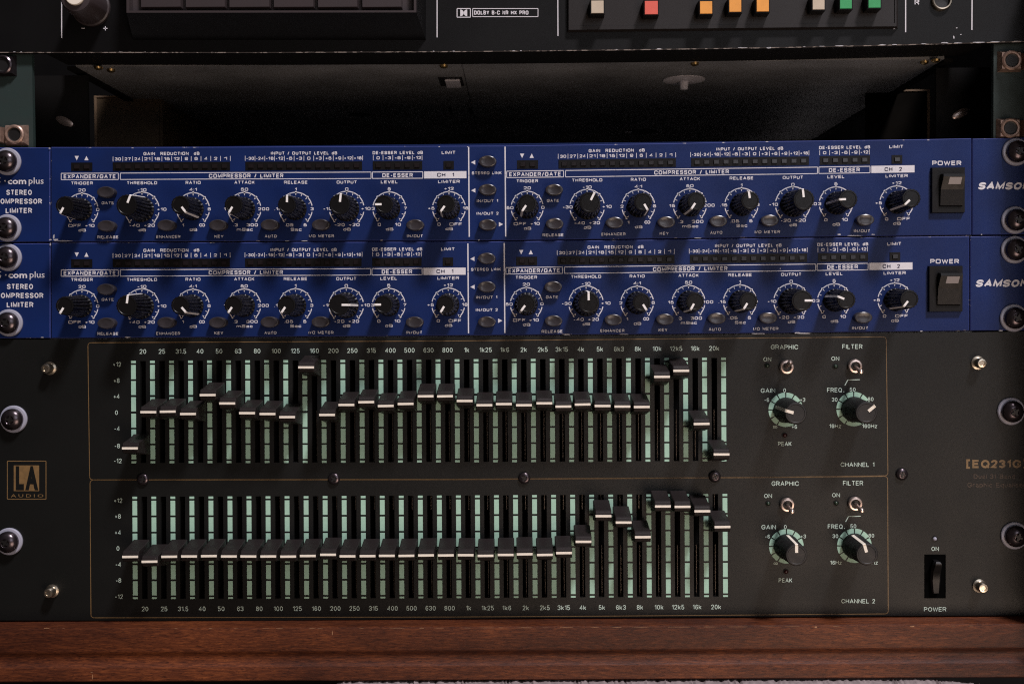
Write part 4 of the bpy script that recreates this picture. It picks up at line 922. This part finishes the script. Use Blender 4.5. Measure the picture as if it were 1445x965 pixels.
for t, h in prof:
    y = y0 + (y1-y0)*t; k = rr_(t); rows.append([q.vert(P(x, y, 0) + Vector((0, -hh_, 0))) for x, hh_ in ((xa_+k, h*0.6), (xa_+2.5+k*.6, h), (xb_-2.5-k*.6, h), (xb_-k, h*0.6))])
for A_, B_ in zip(rows, rows[1:]):
    for k in range(3): q.face([A_[k], A_[k+1], B_[k+1], B_[k]])
q.face([r_[0] for r_ in rows]); q.face([r_[3] for r_ in rows][::-1])
e = obj('rocker', q.mesh('rocker', M['plastic'], cc, smooth=40), None, w, cc); e.location = (0, 0, 0)
# ================================================================== WOODEN SHELF AND CLOTH
def shelf_z(x): return 0
zs = P(722, 876.5, 0).z; zl = P(0, 877.5, 0).z; zr = P(1445, 870, 0).z
SH = empty('wooden_shelf', (0, 100, zs-25), 'dark red brown stained wooden shelf with moulded front edge under the black equalizer', 'shelf')
prof = [(-300, 0), (10.1, 0), (10.7, -0.3), (10.9, -1.0), (10.9, -10.6), (10.75, -11.3), (10.2, -12.2), (9.6, -13.4), (9.4, -14.6), (9.6, -15.8), (10.0, -17.0), (10.5, -18.0), (10.8, -18.6), (10.7, -24.4), (10.0, -25.0), (-300, -25.0)]
mb = MB(); n = 80; xs = [-262 + 524*i/n for i in range(n+1)]
def zz(x): return zl + (zr-zl)*(x-P(0, 877).x)/(P(1445, 870).x-P(0, 877).x)
rings = [[mb.vert((x, -h, zz(x)+z)) for h, z in prof] for x in xs]
for A_, B_ in zip(rings, rings[1:]):
    for k in range(len(prof)-1): mb.face([A_[k], A_[k+1], B_[k+1], B_[k]])
mb.face(rings[0]); mb.face(rings[-1][::-1])
mb.build('board', M['wood'], SH, smooth=35)
cp = []
for x, w in ((66, 9), (90, 4), (248, 6), (297, 8), (333, 7), (375, 12), (395, 14), (440, 12), (452, 8), (510, 10), (560, 26), (595, 10), (620, 20), (660, 10), (690, 30), (707, 8), (740, 26), (770, 12), (800, 30), (840, 14), (870, 20), (905, 30), (960, 40), (1000, 24), (1040, 34), (1085, 30), (1120, 26), (1151, 6), (1180, 14), (1287, 7), (1330, 6), (1345, 8), (1370, 10)):
    cp.append((x, 886.4 - 4.2*max(0, (x-450))/995, w, random.uniform(0.35, 0.7)))
cp += [(1151, 884.6, 5, 2.2), (1287, 883.2, 7, 2), (66, 886, 9, 1.6), (130.5, 955, 1, 9), (129.5, 948, 4, 1), (469, 893, 1, 8)]
chips('edge_scratches', cp, M['woodchip'], SH, 10.98)
# cloth: a lumpy pale edge below the shelf
mb = MB(); n = 420; m_ = 14
from mathutils import noise as NZ
x_a, x_b = P(452, 960, 12).x, P(1412, 960, 12).x
zt = lambda x: P(722, 961.6, 12).z + (P(1445, 955.5, 12).z-P(0, 961.5, 12).z)*(x/470)
G = []
for i in range(n+1):
    x = x_a + (x_b-x_a)*i/n; e = min(1, (x-x_a)/10, (x_b-x)/30)
    col = []
    top = zt(x) - (1-e)*3.5 + 1.0*NZ.noise(Vector((x*0.35, 0, 0))) + 1.0*NZ.noise(Vector((x*1.3, 3, 0))) - 0.6
    for j in range(m_+1):
        t = j/m_; a = t*math.pi*0.85
        y = -(8 + 7*math.sin(a)) + 0.9*NZ.noise(Vector((x*0.9, t*6, 1))); z = top - 9*(1-math.cos(a))*0.6
        z += 0.4*NZ.noise(Vector((x*1.9, t*9, 5)))
        col.append(mb.vert((x, y, z)))
    G.append(col)
for i in range(n):
    for j in range(m_): mb.face([G[i][j], G[i][j+1], G[i+1][j+1], G[i+1][j]])
cl = mb.build('cloth', M['cloth'], None, smooth=60)
cl['label'] = 'pale grey crumpled cloth edge showing along the underside of the wooden shelf'; cl['category'] = 'cloth'
# dark background
mb = MB(); mb.box((-900, 460, -600), (900, 466, 500)); o = mb.build('back_wall', M['dark'], None); o['kind'] = 'structure'
